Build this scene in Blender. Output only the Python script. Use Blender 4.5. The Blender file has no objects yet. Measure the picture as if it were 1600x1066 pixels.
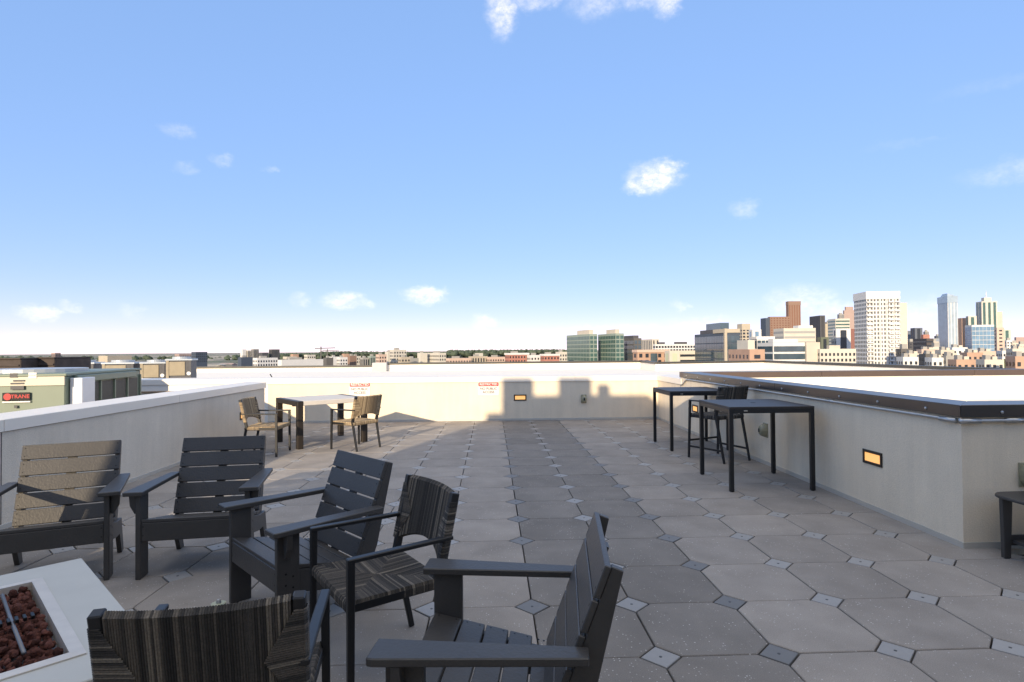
import bpy, bmesh, math, random
from mathutils import Vector, Matrix
R = math.radians
random.seed(7)
scene = bpy.context.scene
C = scene.collection

# ------------------------------------------------------------------ camera, world, sun, exposure
CAM_H = 1.559
YAW, PITCH, ROLL, FPX = 0.0353, 0.01573, -0.00739, 905.57      # fitted to the paver grid
cr = Vector((math.cos(YAW), -math.sin(YAW), 0))
cf = Vector((math.sin(YAW) * math.cos(PITCH), math.cos(YAW) * math.cos(PITCH), math.sin(PITCH)))
cu = cr.cross(cf)
cr2 = cr * math.cos(ROLL) + cu * math.sin(ROLL)
cu2 = -cr * math.sin(ROLL) + cu * math.cos(ROLL)
cam_d = bpy.data.cameras.new("camera")
cam_d.sensor_width = 36.0
cam_d.lens = FPX / 1600 * 36
cam_d.clip_start = 0.05
cam_d.clip_end = 60000
cam = bpy.data.objects.new("camera", cam_d)
C.objects.link(cam)
m = Matrix((cr2, cu2, -cf)).transposed().to_4x4()
m.translation = Vector((0, 0, CAM_H))
cam.matrix_world = m
scene.camera = cam

SUN_EL, SUN_AZ = R(14.8), R(19.3)        # light travels toward +Y, 19 degrees to the right, from behind the camera
world = bpy.data.worlds.new("World")
scene.world = world
world.use_nodes = True
wn, wl = world.node_tree.nodes, world.node_tree.links
wn.clear()
w_out = wn.new("ShaderNodeOutputWorld")
w_bg = wn.new("ShaderNodeBackground")
w_bg.inputs["Strength"].default_value = 0.15
wl.new(w_bg.outputs[0], w_out.inputs[0])
sky = wn.new("ShaderNodeTexSky")
sky.sky_type = 'NISHITA'
sky.sun_disc = False
sky.sun_elevation = SUN_EL
sky.sun_rotation = R(180) + SUN_AZ
sky.altitude = 4500
sky.air_density = 1.0
sky.dust_density = 0.2
sky.ozone_density = 4.0

# even tone for the whole sky: softer contrast, camera white balance set for the shade
SKY_GAMMA, SKY_SAT, SKY_TINT = 0.25, 2.25, (4.75, 3.32, 3.5)
sg = wn.new("ShaderNodeGamma"); sg.inputs[1].default_value = SKY_GAMMA
wl.new(sky.outputs[0], sg.inputs[0])
sh = wn.new("ShaderNodeHueSaturation"); sh.inputs["Saturation"].default_value = SKY_SAT
wl.new(sg.outputs[0], sh.inputs["Color"])
sm = wn.new("ShaderNodeVectorMath"); sm.operation = 'MULTIPLY'; sm.inputs[1].default_value = SKY_TINT
wl.new(sh.outputs[0], sm.inputs[0])

def wmath(op, a, b=None, c=None):
    n = wn.new("ShaderNodeMath"); n.operation = op
    for i, v in enumerate((a, b, c)):
        if v is None: continue
        if isinstance(v, (int, float)): n.inputs[i].default_value = v
        else: wl.new(v, n.inputs[i])
    return n.outputs[0]

# fair-weather clouds, placed by azimuth / elevation (degrees), sparse low down, denser added ones overhead
def sky_clouds():
    tc = wn.new("ShaderNodeTexCoord")
    sep = wn.new("ShaderNodeSeparateXYZ"); wl.new(tc.outputs["Generated"], sep.inputs[0])
    az = wmath('MULTIPLY', wmath('ARCTAN2', sep.outputs[0], sep.outputs[1]), 180 / math.pi)
    el = wmath('MULTIPLY', wmath('ARCSINE', sep.outputs[2]), 180 / math.pi)
    comb = wn.new("ShaderNodeCombineXYZ"); wl.new(az, comb.inputs[0]); wl.new(el, comb.inputs[1])
    def noise(scale, detail, seed, rough=0.6):
        n = wn.new("ShaderNodeTexNoise"); n.noise_dimensions = '3D'
        mp = wn.new("ShaderNodeMapping"); mp.inputs["Location"].default_value = (seed, seed * 1.7, 0)
        mp.inputs["Scale"].default_value = (1, 1.35, 1)
        wl.new(comb.outputs[0], mp.inputs[0]); wl.new(mp.outputs[0], n.inputs["Vector"])
        n.inputs["Scale"].default_value = scale; n.inputs["Detail"].default_value = detail
        n.inputs["Roughness"].default_value = rough
        return n
    n1 = noise(0.55, 6, 3.1, 0.62)
    sub = wn.new("ShaderNodeVectorMath"); sub.operation = 'SUBTRACT'
    wl.new(n1.outputs["Color"], sub.inputs[0]); sub.inputs[1].default_value = (0.5, 0.5, 0.5)
    sc = wn.new("ShaderNodeVectorMath"); sc.operation = 'MULTIPLY'
    wl.new(sub.outputs[0], sc.inputs[0]); sc.inputs[1].default_value = (2.6, 1.9, 0)
    warp = wn.new("ShaderNodeVectorMath"); warp.operation = 'ADD'
    wl.new(comb.outputs[0], warp.inputs[0]); wl.new(sc.outputs[0], warp.inputs[1])
    clouds = [  # az, el, half width, half height, density
        (15.9, 16.1, 2.9, 1.7, 1.0), (17.2, 16.9, 1.6, 1.0, 0.9), (14.6, 15.5, 1.8, 0.9, 0.9),
        (1.3, 30.7, 1.9, 2.4, .75), (4.3, 31.6, 3.4, 1.2, .55), (10.6, 31.0, 3.4, 1.7, .35), (15.9, 31.2, 3.6, 1.5, .6), (17.5, 30.6, 1.5, 1.8, .8),
        (24.0, 12.6, 1.4, .9, .28), (-28.0, 18.5, 1.6, .7, .2), (-24.5, 16.6, 1.1, .6, .22), (-27.3, 15.4, 1.2, .6, .16), (-20.6, 16.2, .8, .4, .15),
        (-14.0, 4.75, 2.5, .95, .75), (-12.6, 4.6, 1.7, .6, .5), (-18.0, 4.9, .9, .8, .3), (-6.4, 5.4, 2.6, 1.05, .85), (-.5, 2.8, 1.6, .75, .5),
        (-37.2, 3.1, 1.7, .75, .55), (-35.3, 3.6, .8, .5, .3), (-37.6, .9, 2.6, .7, .5), (-31.3, 3.4, 1.0, .7, .18), (-29.5, .9, 3.4, .6, .28),
        (18.2, 4.1, .9, .7, .3), (28.3, 4.2, 3.2, 1.5, .5), (31.5, 3.2, 3.0, 1.0, .4), (37.5, 3.0, 2.2, 1.2, .3), (43.2, 12.9, 3.6, 1.1, .22), (42.0, 19.2, 4, .7, .06), (36.5, 16.2, 3.5, .45, .05),
        (12, 1.9, 6, .8, .3), (20.5, 2.2, 4, .9, .3), (-20, .8, 8, .5, .3),
        (70, 9, 3.4, 1.4, .7), (96, 18, 3.8, 1.9, .8), (128, 6, 4, 1.2, .7), (163, 22, 4.5, 2.0, .7), (-62, 8, 3.2, 1.2, .7), (-92, 21, 4.4, 2.0, .8), (-133, 7, 4, 1.3, .7), (-165, 14, 3.5, 1.6, .7), (60, 34, 5, 2.4, .6), (-70, 38, 5, 2.6, .5)]
    acc = None
    for (a, e, w, h, d) in clouds:
        mp = wn.new("ShaderNodeMapping"); mp.vector_type = 'TEXTURE'
        mp.inputs["Location"].default_value = (a, e, 0); mp.inputs["Scale"].default_value = (w, h, 1)
        wl.new(warp.outputs[0], mp.inputs[0])
        ln = wn.new("ShaderNodeVectorMath"); ln.operation = 'LENGTH'; wl.new(mp.outputs[0], ln.inputs[0])
        mr = wn.new("ShaderNodeMapRange"); mr.interpolation_type = 'SMOOTHSTEP'
        wl.new(ln.outputs["Value"], mr.inputs[0])
        mr.inputs[1].default_value = 1.15; mr.inputs[2].default_value = 0.25; mr.inputs[3].default_value = 0; mr.inputs[4].default_value = d
        acc = mr.outputs[0] if acc is None else wmath('MAXIMUM', acc, mr.outputs[0])
    n2 = noise(1.3, 7, 9.7, 0.65)
    f = wmath('MULTIPLY_ADD', n2.outputs["Fac"], 1.5, -0.25)
    mask = wmath('MULTIPLY', acc, wmath('MINIMUM', wmath('MAXIMUM', f, 0.25), 1.0))
    # denser unseen clouds added above the frame, to whiten the light in the shade
    zz = wmath('MAXIMUM', sep.outputs[2], 0.08)
    pl = wn.new("ShaderNodeCombineXYZ"); wl.new(wmath('DIVIDE', sep.outputs[0], zz), pl.inputs[0]); wl.new(wmath('DIVIDE', sep.outputs[1], zz), pl.inputs[1])
    n3 = wn.new("ShaderNodeTexNoise"); n3.inputs["Scale"].default_value = 1.5; n3.inputs["Detail"].default_value = 8; n3.inputs["Roughness"].default_value = .55
    wl.new(pl.outputs[0], n3.inputs["Vector"])
    rise = wn.new("ShaderNodeMapRange"); wl.new(el, rise.inputs[0])
    for i, v in enumerate((30.0, 46.0, 0.0, 1.0)): rise.inputs[i + 1].default_value = v
    thr = wmath('MULTIPLY_ADD', rise.outputs[0], -.32, .75)
    over = wmath('MINIMUM', wmath('MAXIMUM', wmath('MULTIPLY', wmath('SUBTRACT', n3.outputs["Fac"], thr), 9.0), 0.0), 1.0)
    mask = wmath('MAXIMUM', mask, over)
    cshade = wn.new("ShaderNodeMix"); cshade.data_type = 'RGBA'
    sh_ = wn.new("ShaderNodeMapRange"); wl.new(n1.outputs["Fac"], sh_.inputs[0])
    for i, v in enumerate((.40, .62, 0.0, 1.0)): sh_.inputs[i + 1].default_value = v
    wl.new(sh_.outputs[0], cshade.inputs[0]); cshade.inputs[6].default_value = CLOUD_COL; cshade.inputs[7].default_value = (5.6, 5.5, 5.5, 1)
    mix = wn.new("ShaderNodeMix"); mix.data_type = 'RGBA'
    wl.new(mask, mix.inputs[0]); wl.new(sm.outputs[0], mix.inputs[6]); wl.new(cshade.outputs[2], mix.inputs[7])
    wl.new(mix.outputs[2], w_bg.inputs["Color"])
CLOUD_COL = (8.6, 7.7, 6.5, 1)
sky_clouds()

sun_d = bpy.data.lights.new("sun", 'SUN')
sun_d.energy = 4.6
sun_d.angle = R(0.6)
sun_d.color = (1.0, 0.81, 0.57)
sun = bpy.data.objects.new("sun", sun_d)
C.objects.link(sun)
sun_dir = Vector((math.sin(SUN_AZ) * math.cos(SUN_EL), math.cos(SUN_AZ) * math.cos(SUN_EL), -math.sin(SUN_EL)))
sun.rotation_euler = sun_dir.to_track_quat('-Z', 'Y').to_euler()
sun.location = (-6, -14, 12)
scene.view_settings.view_transform = 'Standard'
scene.view_settings.look = 'None'
scene.view_settings.gamma = 1.0
scene.view_settings.use_curve_mapping = False
scene.view_settings.exposure = 0.5

# ------------------------------------------------------------------ helpers
def ray(px, py):
    return cf + cr2 * ((px - 800) / FPX) - cu2 * ((py - 533) / FPX)
def azim(px, py=545):
    d = ray(px, py); return math.atan2(d.x, d.y)
def height_at(px, py, dist):
    """world z of the point seen at a pixel, a given ground distance away"""
    d = ray(px, py); return CAM_H + d.z * dist / math.hypot(d.x, d.y)

def srgb(r, g, b):
    f = lambda c: ((c / 255 + 0.055) / 1.055) ** 2.4 if c > 10 else c / 255 / 12.92
    return (f(r), f(g), f(b))

class MB:
    def __init__(s): s.v = []; s.f = []; s.t = []
    def add(s, vs, fs, tone=None):
        n = len(s.v); s.v += [tuple(v) for v in vs]
        for f in fs: s.f.append([i + n for i in f]); s.t.append(tone)
    def box(s, c, d, b=0.0, M=None, tone=None):
        """box of size d centred at c with chamfer b"""
        hx, hy, hz = d[0] / 2, d[1] / 2, d[2] / 2
        c = Vector(c)
        b = min(b, hx * .9, hy * .9, hz * .9)
        if b <= 0:
            vs = [Vector((x * hx, y * hy, z * hz)) for x in (-1, 1) for y in (-1, 1) for z in (-1, 1)]
            fs = [(0, 1, 3, 2), (4, 6, 7, 5), (0, 4, 5, 1), (2, 3, 7, 6), (0, 2, 6, 4), (1, 5, 7, 3)]
        else:
            vs = []; idx = {}
            for x in (-1, 1):
                for y in (-1, 1):
                    for z in (-1, 1):
                        for a in range(3):
                            p = [x * (hx - b), y * (hy - b), z * (hz - b)]
                            p[a] = (x, y, z)[a] * (hx, hy, hz)[a]
                            idx[(x, y, z, a)] = len(vs); vs.append(Vector(p))
            fs = []
            for a in range(3):
                u, w = [(1, 2), (0, 2), (0, 1)][a]
                for sgn in (-1, 1):
                    q = []
                    for (i, j) in ((-1, -1), (1, -1), (1, 1), (-1, 1)):
                        k = [0, 0, 0]; k[a] = sgn; k[u] = i; k[w] = j
                        q.append(idx[(k[0], k[1], k[2], a)])
                    fs.append(q)
            for a in range(3):
                u, w = [(1, 2), (0, 2), (0, 1)][a]
                for i in (-1, 1):
                    for j in (-1, 1):
                        q = []
                        for (e, ax) in ((-1, u), (1, u), (1, w), (-1, w)):
                            k = [0, 0, 0]; k[a] = e; k[u] = i; k[w] = j
                            q.append(idx[(k[0], k[1], k[2], ax)])
                        fs.append(q)
            for x in (-1, 1):
                for y in (-1, 1):
                    for z in (-1, 1): fs.append([idx[(x, y, z, a)] for a in range(3)])
        if M is not None: vs = [M @ v for v in vs]
        s.add([v + c for v in vs], fs, tone)
    def beam(s, a, b, w, h, up=(0, 0, 1), bev=0.0, w2=None, h2=None):
        """square bar from a to b, w across, h along 'up'"""
        a, b = Vector(a), Vector(b); d = (b - a).normalized(); up = Vector(up)
        x = d.cross(up).normalized(); y = x.cross(d).normalized()
        w2 = w if w2 is None else w2; h2 = h if h2 is None else h2
        vs = []
        for (p, ww, hh) in ((a, w, h), (b, w2, h2)):
            for (i, j) in ((-1, -1), (1, -1), (1, 1), (-1, 1)):
                vs.append(p + x * (i * ww / 2) + y * (j * hh / 2))
        s.add(vs, [(0, 3, 2, 1), (4, 5, 6, 7), (0, 1, 5, 4), (1, 2, 6, 5), (2, 3, 7, 6), (3, 0, 4, 7)])
    def tube(s, pts, r, n=10, cap=True):
        pts = [Vector(p) for p in pts]; rings = []
        base = len(s.v)
        for i, p in enumerate(pts):
            d = (pts[min(i + 1, len(pts) - 1)] - pts[max(i - 1, 0)]).normalized()
            ref = Vector((0, 0, 1)) if abs(d.z) < .9 else Vector((1, 0, 0))
            x = d.cross(ref).normalized(); y = d.cross(x)
            rr = r[i] if isinstance(r, (list, tuple)) else r
            s.v += [tuple(p + (x * math.cos(t) + y * math.sin(t)) * rr) for t in [2 * math.pi * k / n for k in range(n)]]
        for i in range(len(pts) - 1):
            for k in range(n):
                a = base + i * n + k; b = base + i * n + (k + 1) % n
                s.f.append([a, b, b + n, a + n]); s.t.append(None)
        if cap:
            s.f.append([base + k for k in range(n)][::-1]); s.t.append(None)
            s.f.append([base + (len(pts) - 1) * n + k for k in range(n)]); s.t.append(None)
    def prism(s, poly, axis, lo, hi):
        """extrude a polygon; axis 'x': poly is (y,z) and so on"""
        n = len(poly)
        def P(q, e):
            if axis == 'x': return (e, q[0], q[1])
            if axis == 'y': return (q[0], e, q[1])
            return (q[0], q[1], e)
        vs = [P(q, lo) for q in poly] + [P(q, hi) for q in poly]
        fs = [list(range(n))[::-1], list(range(n, 2 * n))] + [[i, (i + 1) % n, (i + 1) % n + n, i + n] for i in range(n)]
        s.add(vs, fs)
    def mesh(s, name, bevel=0.0, smooth=False):
        me = bpy.data.meshes.new(name)
        me.from_pydata(s.v, [], s.f)
        if any(t is not None for t in s.t):
            at = me.color_attributes.new("tone", 'FLOAT_COLOR', 'CORNER')
            k = 0
            for f, t in zip(s.f, s.t):
                t = 0.5 if t is None else t
                for _ in f: at.data[k].color = (t, t, t, 1); k += 1
        bm = bmesh.new(); bm.from_mesh(me)
        bmesh.ops.recalc_face_normals(bm, faces=bm.faces)
        if bevel > 0:
            ed = [e for e in bm.edges if e.is_manifold and e.calc_face_angle(0) > 0.5]
            bmesh.ops.bevel(bm, geom=ed, offset=bevel, segments=1, affect='EDGES', clamp_overlap=True)
        bm.to_mesh(me); bm.free()
        if smooth:
            for p in me.polygons: p.use_smooth = True
        return me
    def build(s, name, mat, parent=None, bevel=0.0, smooth=False, **kw):
        return link(name, s.mesh(name, bevel, smooth), mat, parent, **kw)

def link(name, me, mat, parent=None, loc=None, rotz=None, kind=None):
    if mat is not None and len(me.materials) == 0: me.materials.append(mat)
    o = bpy.data.objects.new(name, me); C.objects.link(o)
    if parent is not None: o.parent = parent
    if loc is not None: o.location = loc
    if rotz is not None: o.rotation_euler = (0, 0, rotz)
    if kind: o["kind"] = kind
    return o

def thing(name, label, cat, loc=(0, 0, 0), rotz=0.0, group=None):
    o = bpy.data.objects.new(name, None); C.objects.link(o)
    o.empty_display_size = .1
    o.location = loc; o.rotation_euler = (0, 0, rotz)
    o["label"] = label; o["category"] = cat
    if group: o["group"] = group
    return o

def tag(o, label, cat, group=None):
    o["label"] = label; o["category"] = cat
    if group: o["group"] = group
    return o

def copy_tree(o, parent=None):
    c = o.copy(); C.objects.link(c); c.parent = parent
    for ch in list(o.children): copy_tree(ch, c)
    return c

def text_mesh(body, size, name):
    cu_ = bpy.data.curves.new(name, 'FONT'); cu_.body = body; cu_.size = size
    cu_.align_x = 'CENTER'; cu_.align_y = 'CENTER'; cu_.offset = size * .022; cu_.resolution_u = 3
    ob = bpy.data.objects.new(name, cu_); C.objects.link(ob)
    dg = bpy.context.evaluated_depsgraph_get()
    me = bpy.data.meshes.new_from_object(ob.evaluated_get(dg))
    bpy.data.objects.remove(ob); bpy.data.curves.remove(cu_)
    me.materials.clear()
    return me

# ------------------------------------------------------------------ materials
def mat(name, col, rough=.6, metal=0.0, var=0.0, vscale=8.0, bump=0.0, bscale=120.0, spec=.5, rand=0.0, emit=None, estr=0, stain=0.0, stain_scale=1.2, grain=None, drip=0.0):
    """col in sRGB 0-255; var = mottling, rand = per-object tone, bump = fine relief"""
    M = bpy.data.materials.new(name); M.use_nodes = True
    nt = M.node_tree; N, L = nt.nodes, nt.links
    b = N["Principled BSDF"]
    base = srgb(*col)
    b.inputs["Roughness"].default_value = rough; b.inputs["Metallic"].default_value = metal
    b.inputs["Specular IOR Level"].default_value = spec
    b.inputs["Base Color"].default_value = (*base, 1)
    M.diffuse_color = (*base, 1)
    co = N.new("ShaderNodeTexCoord")
    cur = None
    def mul(fac_socket, lo, hi, prev):
        mr = N.new("ShaderNodeMapRange"); L.new(fac_socket, mr.inputs[0])
        mr.inputs[1].default_value = .25; mr.inputs[2].default_value = .75
        mr.inputs[3].default_value = lo; mr.inputs[4].default_value = hi
        mx = N.new("ShaderNodeVectorMath"); mx.operation = 'SCALE'
        if prev is None: mx.inputs[0].default_value = base
        else: L.new(prev, mx.inputs[0])
        L.new(mr.outputs[0], mx.inputs["Scale"]); return mx.outputs[0]
    if var:
        n = N.new("ShaderNodeTexNoise"); n.inputs["Scale"].default_value = vscale; n.inputs["Detail"].default_value = 5
        if grain:
            mp = N.new("ShaderNodeMapping"); mp.inputs["Scale"].default_value = grain
            L.new(co.outputs["Object"], mp.inputs[0]); L.new(mp.outputs[0], n.inputs["Vector"])
        else: L.new(co.outputs["Object"], n.inputs["Vector"])
        cur = mul(n.outputs["Fac"], 1 - var, 1 + var, cur)
    if stain:
        n = N.new("ShaderNodeTexNoise"); n.inputs["Scale"].default_value = stain_scale; n.inputs["Detail"].default_value = 6
        n.inputs["Roughness"].default_value = .65
        L.new(co.outputs["Object"], n.inputs["Vector"])
        cur = mul(n.outputs["Fac"], 1 - stain, 1 + stain * .5, cur)
    if drip:
        ge = N.new("ShaderNodeNewGeometry"); mp = N.new("ShaderNodeMapping"); mp.inputs["Scale"].default_value = (3.5, 3.5, .28)
        n = N.new("ShaderNodeTexNoise"); n.inputs["Scale"].default_value = 1.6; n.inputs["Detail"].default_value = 7; n.inputs["Roughness"].default_value = .7
        L.new(ge.outputs["Position"], mp.inputs[0]); L.new(mp.outputs[0], n.inputs["Vector"])
        cur = mul(n.outputs["Fac"], 1 - drip, 1 + drip * .4, cur)
    if rand:
        oi = N.new("ShaderNodeObjectInfo")
        mr = N.new("ShaderNodeMapRange"); L.new(oi.outputs["Random"], mr.inputs[0])
        mr.inputs[3].default_value = 1 - rand; mr.inputs[4].default_value = 1 + rand
        mx = N.new("ShaderNodeVectorMath"); mx.operation = 'SCALE'
        if cur is None: mx.inputs[0].default_value = base
        else: L.new(cur, mx.inputs[0])
        L.new(mr.outputs[0], mx.inputs["Scale"]); cur = mx.outputs[0]
    if cur is not None: L.new(cur, b.inputs["Base Color"])
    if bump:
        n = N.new("ShaderNodeTexNoise"); n.inputs["Scale"].default_value = bscale; n.inputs["Detail"].default_value = 3
        if grain:
            mp = N.new("ShaderNodeMapping"); mp.inputs["Scale"].default_value = grain
            L.new(co.outputs["Object"], mp.inputs[0]); L.new(mp.outputs[0], n.inputs["Vector"])
        else: L.new(co.outputs["Object"], n.inputs["Vector"])
        bp = N.new("ShaderNodeBump"); bp.inputs["Strength"].default_value = bump; bp.inputs["Distance"].default_value = .004
        L.new(n.outputs["Fac"], bp.inputs["Height"]); L.new(bp.outputs[0], b.inputs["Normal"])
    if emit:
        b.inputs["Emission Color"].default_value = (*srgb(*emit), 1); b.inputs["Emission Strength"].default_value = estr
    return M

def paver_mat(name, col):
    """concrete paver: mottled, with pale aggregate specks"""
    M = mat(name, col, rough=.85, spec=.25)
    N, L = M.node_tree.nodes, M.node_tree.links; b = N["Principled BSDF"]
    base = srgb(*col)
    co = N.new("ShaderNodeTexCoord"); oi = N.new("ShaderNodeObjectInfo")
    off = N.new("ShaderNodeVectorMath"); off.operation = 'MULTIPLY_ADD'
    comb = N.new("ShaderNodeCombineXYZ"); L.new(oi.outputs["Random"], comb.inputs[0]); L.new(oi.outputs["Random"], comb.inputs[1])
    L.new(comb.outputs[0], off.inputs[0]); off.inputs[1].default_value = (37, 91, 0); L.new(co.outputs["Object"], off.inputs[2])
    def noise(s, d):
        n = N.new("ShaderNodeTexNoise"); n.inputs["Scale"].default_value = s; n.inputs["Detail"].default_value = d
        L.new(off.outputs[0], n.inputs["Vector"]); return n.outputs["Fac"]
    def rng(sock, a, b_, c, d):
        r = N.new("ShaderNodeMapRange"); L.new(sock, r.inputs[0])
        for i, v in enumerate((a, b_, c, d)): r.inputs[i + 1].default_value = v
        return r.outputs[0]
    def times(a, b_):
        n = N.new("ShaderNodeMath"); n.operation = 'MULTIPLY'; L.new(a, n.inputs[0]); L.new(b_, n.inputs[1]); return n.outputs[0]
    f = times(rng(noise(3.2, 5), .3, .7, .88, 1.1), rng(noise(220, 2), .3, .7, .82, 1.18))
    f = times(f, rng(oi.outputs["Random"], 0, 1, .92, 1.07))
    ge = N.new("ShaderNodeNewGeometry")
    def wnoise(s_, d):
        n = N.new("ShaderNodeTexNoise"); n.inputs["Scale"].default_value = s_; n.inputs["Detail"].default_value = d; n.inputs["Roughness"].default_value = .62
        L.new(ge.outputs["Position"], n.inputs["Vector"]); return n.outputs["Fac"]
    f = times(f, rng(wnoise(.9, 7), .32, .68, .87, 1.08))
    f = times(f, rng(wnoise(5.5, 4), .66, .74, 1.0, .86))
    sc = N.new("ShaderNodeVectorMath"); sc.operation = 'SCALE'; sc.inputs[0].default_value = base; L.new(f, sc.inputs["Scale"])
    vo = N.new("ShaderNodeTexVoronoi"); vo.inputs["Scale"].default_value = 75; L.new(off.outputs[0], vo.inputs["Vector"])
    sep = N.new("ShaderNodeSeparateColor"); L.new(vo.outputs["Color"], sep.inputs[0])
    pick = rng(sep.outputs[0], .86, .90, 0, 1); dot = rng(vo.outputs["Distance"], .18, .34, 1, 0)
    patch = rng(noise(6, 3), .42, .6, .15, 1)
    mx = N.new("ShaderNodeMix"); mx.data_type = 'RGBA'
    L.new(times(times(pick, dot), patch), mx.inputs[0]); L.new(sc.outputs[0], mx.inputs[6]); mx.inputs[7].default_value = (.62, .6, .57, 1)
    L.new(mx.outputs[2], b.inputs["Base Color"])
    bp = N.new("ShaderNodeBump"); bp.inputs["Strength"].default_value = .35; bp.inputs["Distance"].default_value = .002
    L.new(noise(260, 3), bp.inputs["Height"]); L.new(bp.outputs[0], b.inputs["Normal"])
    return M

def rope_mat():
    M = mat("rope_weave", (110, 100, 88), rough=.75, spec=.3)
    N, L = M.node_tree.nodes, M.node_tree.links; b = N["Principled BSDF"]
    at = N.new("ShaderNodeAttribute"); at.attribute_name = "tone"
    rp = N.new("ShaderNodeValToRGB"); L.new(at.outputs["Fac"], rp.inputs[0])
    e = rp.color_ramp.elements
    e[0].position = 0; e[0].color = (*srgb(48, 46, 44), 1); e[1].position = 1; e[1].color = (*srgb(136, 127, 113), 1)
    k = e.new(.35); k.color = (*srgb(72, 68, 63), 1); k = e.new(.7); k.color = (*srgb(96, 89, 80), 1)
    co = N.new("ShaderNodeTexCoord"); n = N.new("ShaderNodeTexNoise"); n.inputs["Scale"].default_value = 160; L.new(co.outputs["Object"], n.inputs["Vector"])
    mr = N.new("ShaderNodeMapRange"); L.new(n.outputs["Fac"], mr.inputs[0]); mr.inputs[1].default_value = .3; mr.inputs[2].default_value = .7; mr.inputs[3].default_value = .75; mr.inputs[4].default_value = 1.2
    sc = N.new("ShaderNodeVectorMath"); sc.operation = 'SCALE'; L.new(rp.outputs[0], sc.inputs[0]); L.new(mr.outputs[0], sc.inputs["Scale"])
    L.new(sc.outputs[0], b.inputs["Base Color"])
    return M

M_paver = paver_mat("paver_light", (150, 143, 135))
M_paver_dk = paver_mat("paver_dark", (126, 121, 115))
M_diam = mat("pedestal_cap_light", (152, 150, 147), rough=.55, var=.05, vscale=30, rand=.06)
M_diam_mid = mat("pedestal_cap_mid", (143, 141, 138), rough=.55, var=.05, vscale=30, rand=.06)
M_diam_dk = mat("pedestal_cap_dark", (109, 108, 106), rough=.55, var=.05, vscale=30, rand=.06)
M_hole = mat("cap_screw", (62, 62, 62), rough=.5)
M_under = mat("deck_underlay", (40, 39, 38), rough=.9)
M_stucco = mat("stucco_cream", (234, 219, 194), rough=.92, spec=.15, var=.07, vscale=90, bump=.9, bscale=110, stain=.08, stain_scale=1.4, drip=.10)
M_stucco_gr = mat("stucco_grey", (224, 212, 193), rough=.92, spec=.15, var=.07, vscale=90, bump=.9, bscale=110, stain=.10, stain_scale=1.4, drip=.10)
M_membrane = mat("white_membrane", (238, 231, 218), rough=.7, spec=.3, var=.02, vscale=2, stain=.04)
M_capw = mat("cap_white_metal", (232, 225, 212), rough=.4, metal=.0, var=.02, vscale=3)
M_flash = mat("base_flashing", (196, 192, 182), rough=.45, metal=.3, var=.04)
M_capd = mat("cap_bronze_metal", (82, 80, 79), rough=.32, metal=.75, var=.08, vscale=2.5)
M_capb = mat("cap_brown_metal", (92, 78, 70), rough=.45, metal=.2, var=.06, vscale=3)
M_steel = mat("galvanised_steel", (186, 186, 184), rough=.35, metal=.85, var=.08, vscale=20)
M_stain = mat("stainless", (214, 206, 194), rough=.5, metal=.45, var=.05, vscale=14, stain=.12, stain_scale=6)
M_hdpe = mat("charcoal_lumber", (64, 62, 60), rough=.46, spec=.5, var=.07, vscale=9, bump=.35, bscale=70, rand=.07, stain=.14, stain_scale=4)
M_screw = mat("dark_screw", (22, 22, 24), rough=.4, metal=.6)
M_black = mat("black_powder_coat", (30, 31, 33), rough=.42, spec=.45, var=.05, vscale=20)
M_btop = mat("bar_table_top", (60, 56, 54), rough=.5, spec=.4, var=.08, vscale=6)
M_rope = rope_mat()
M_conc = mat("pale_concrete", (188, 187, 179), rough=.55, spec=.35, var=.035, vscale=5, stain=.05, stain_scale=3)
M_conct = mat("table_concrete", (206, 200, 190), rough=.6, spec=.3, var=.04, vscale=6)
M_bronze = mat("bronze_frame", (50, 44, 38), rough=.45, metal=.3, var=.05)
M_lava = mat("lava_rock", (114, 74, 64), rough=.95, spec=.15, var=.35, vscale=40, bump=1.0, bscale=150, rand=.5)
M_pan = mat("pan_inside", (120, 122, 126), rough=.4, metal=.6, var=.1)
M_glow = mat("step_light_glow", (255, 214, 140), rough=.5, emit=(255, 178, 92), estr=.62)
M_outlet = mat("outlet_cover", (150, 146, 120), rough=.2, spec=.6, var=.1, vscale=20)
M_signw = mat("sign_white", (216, 214, 210), rough=.4)
M_signr = mat("sign_red", (176, 22, 20), rough=.4)
M_signt = mat("sign_letters", (74, 66, 66), rough=.5)
M_olive = mat("olive_can", (66, 74, 44), rough=.4, var=.1)
M_rim = mat("pale_rim", (196, 198, 170), rough=.35, metal=.3)

# ------------------------------------------------------------------ deck of octagonal pavers
S = .61; GX, GY = .236, 3.546
deck = bpy.data.objects.new("deck", None); C.objects.link(deck); deck["kind"] = "structure"
u = MB(); u.box((0, 5, -.09), (24, 26, .06)); u.build("deck_underlay", M_under, deck)
def octa(gap_x, gap_y, cut, h, bev):
    hx, hy = S / 2 - gap_x, S / 2 - gap_y
    def ring(i):
        x, y, c = hx - i, hy - i, cut
        return [(x, -y + c), (x, y - c), (x - c, y), (-x + c, y), (-x, y - c), (-x, -y + c), (-x + c, -y), (x - c, -y)]
    b = MB()
    lo, mid, hi = ring(0), ring(0), ring(bev)
    vs = [(x, y, -h) for x, y in lo] + [(x, y, -bev) for x, y in mid] + [(x, y, 0) for x, y in hi]
    fs = [[16 + i for i in range(8)]]
    for r in (0, 8):
        fs += [[r + i, r + (i + 1) % 8, r + 8 + (i + 1) % 8, r + 8 + i] for i in range(8)]
    b.add(vs, fs); return b
CUT = .107
oct_b = octa(.0045, .003, CUT, .05, .004)
oct_l = oct_b.mesh("paver"); oct_d = oct_b.mesh("paver_dark")
oct_l.materials.append(M_paver); oct_d.materials.append(M_paver_dk)
dm = MB()
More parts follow.
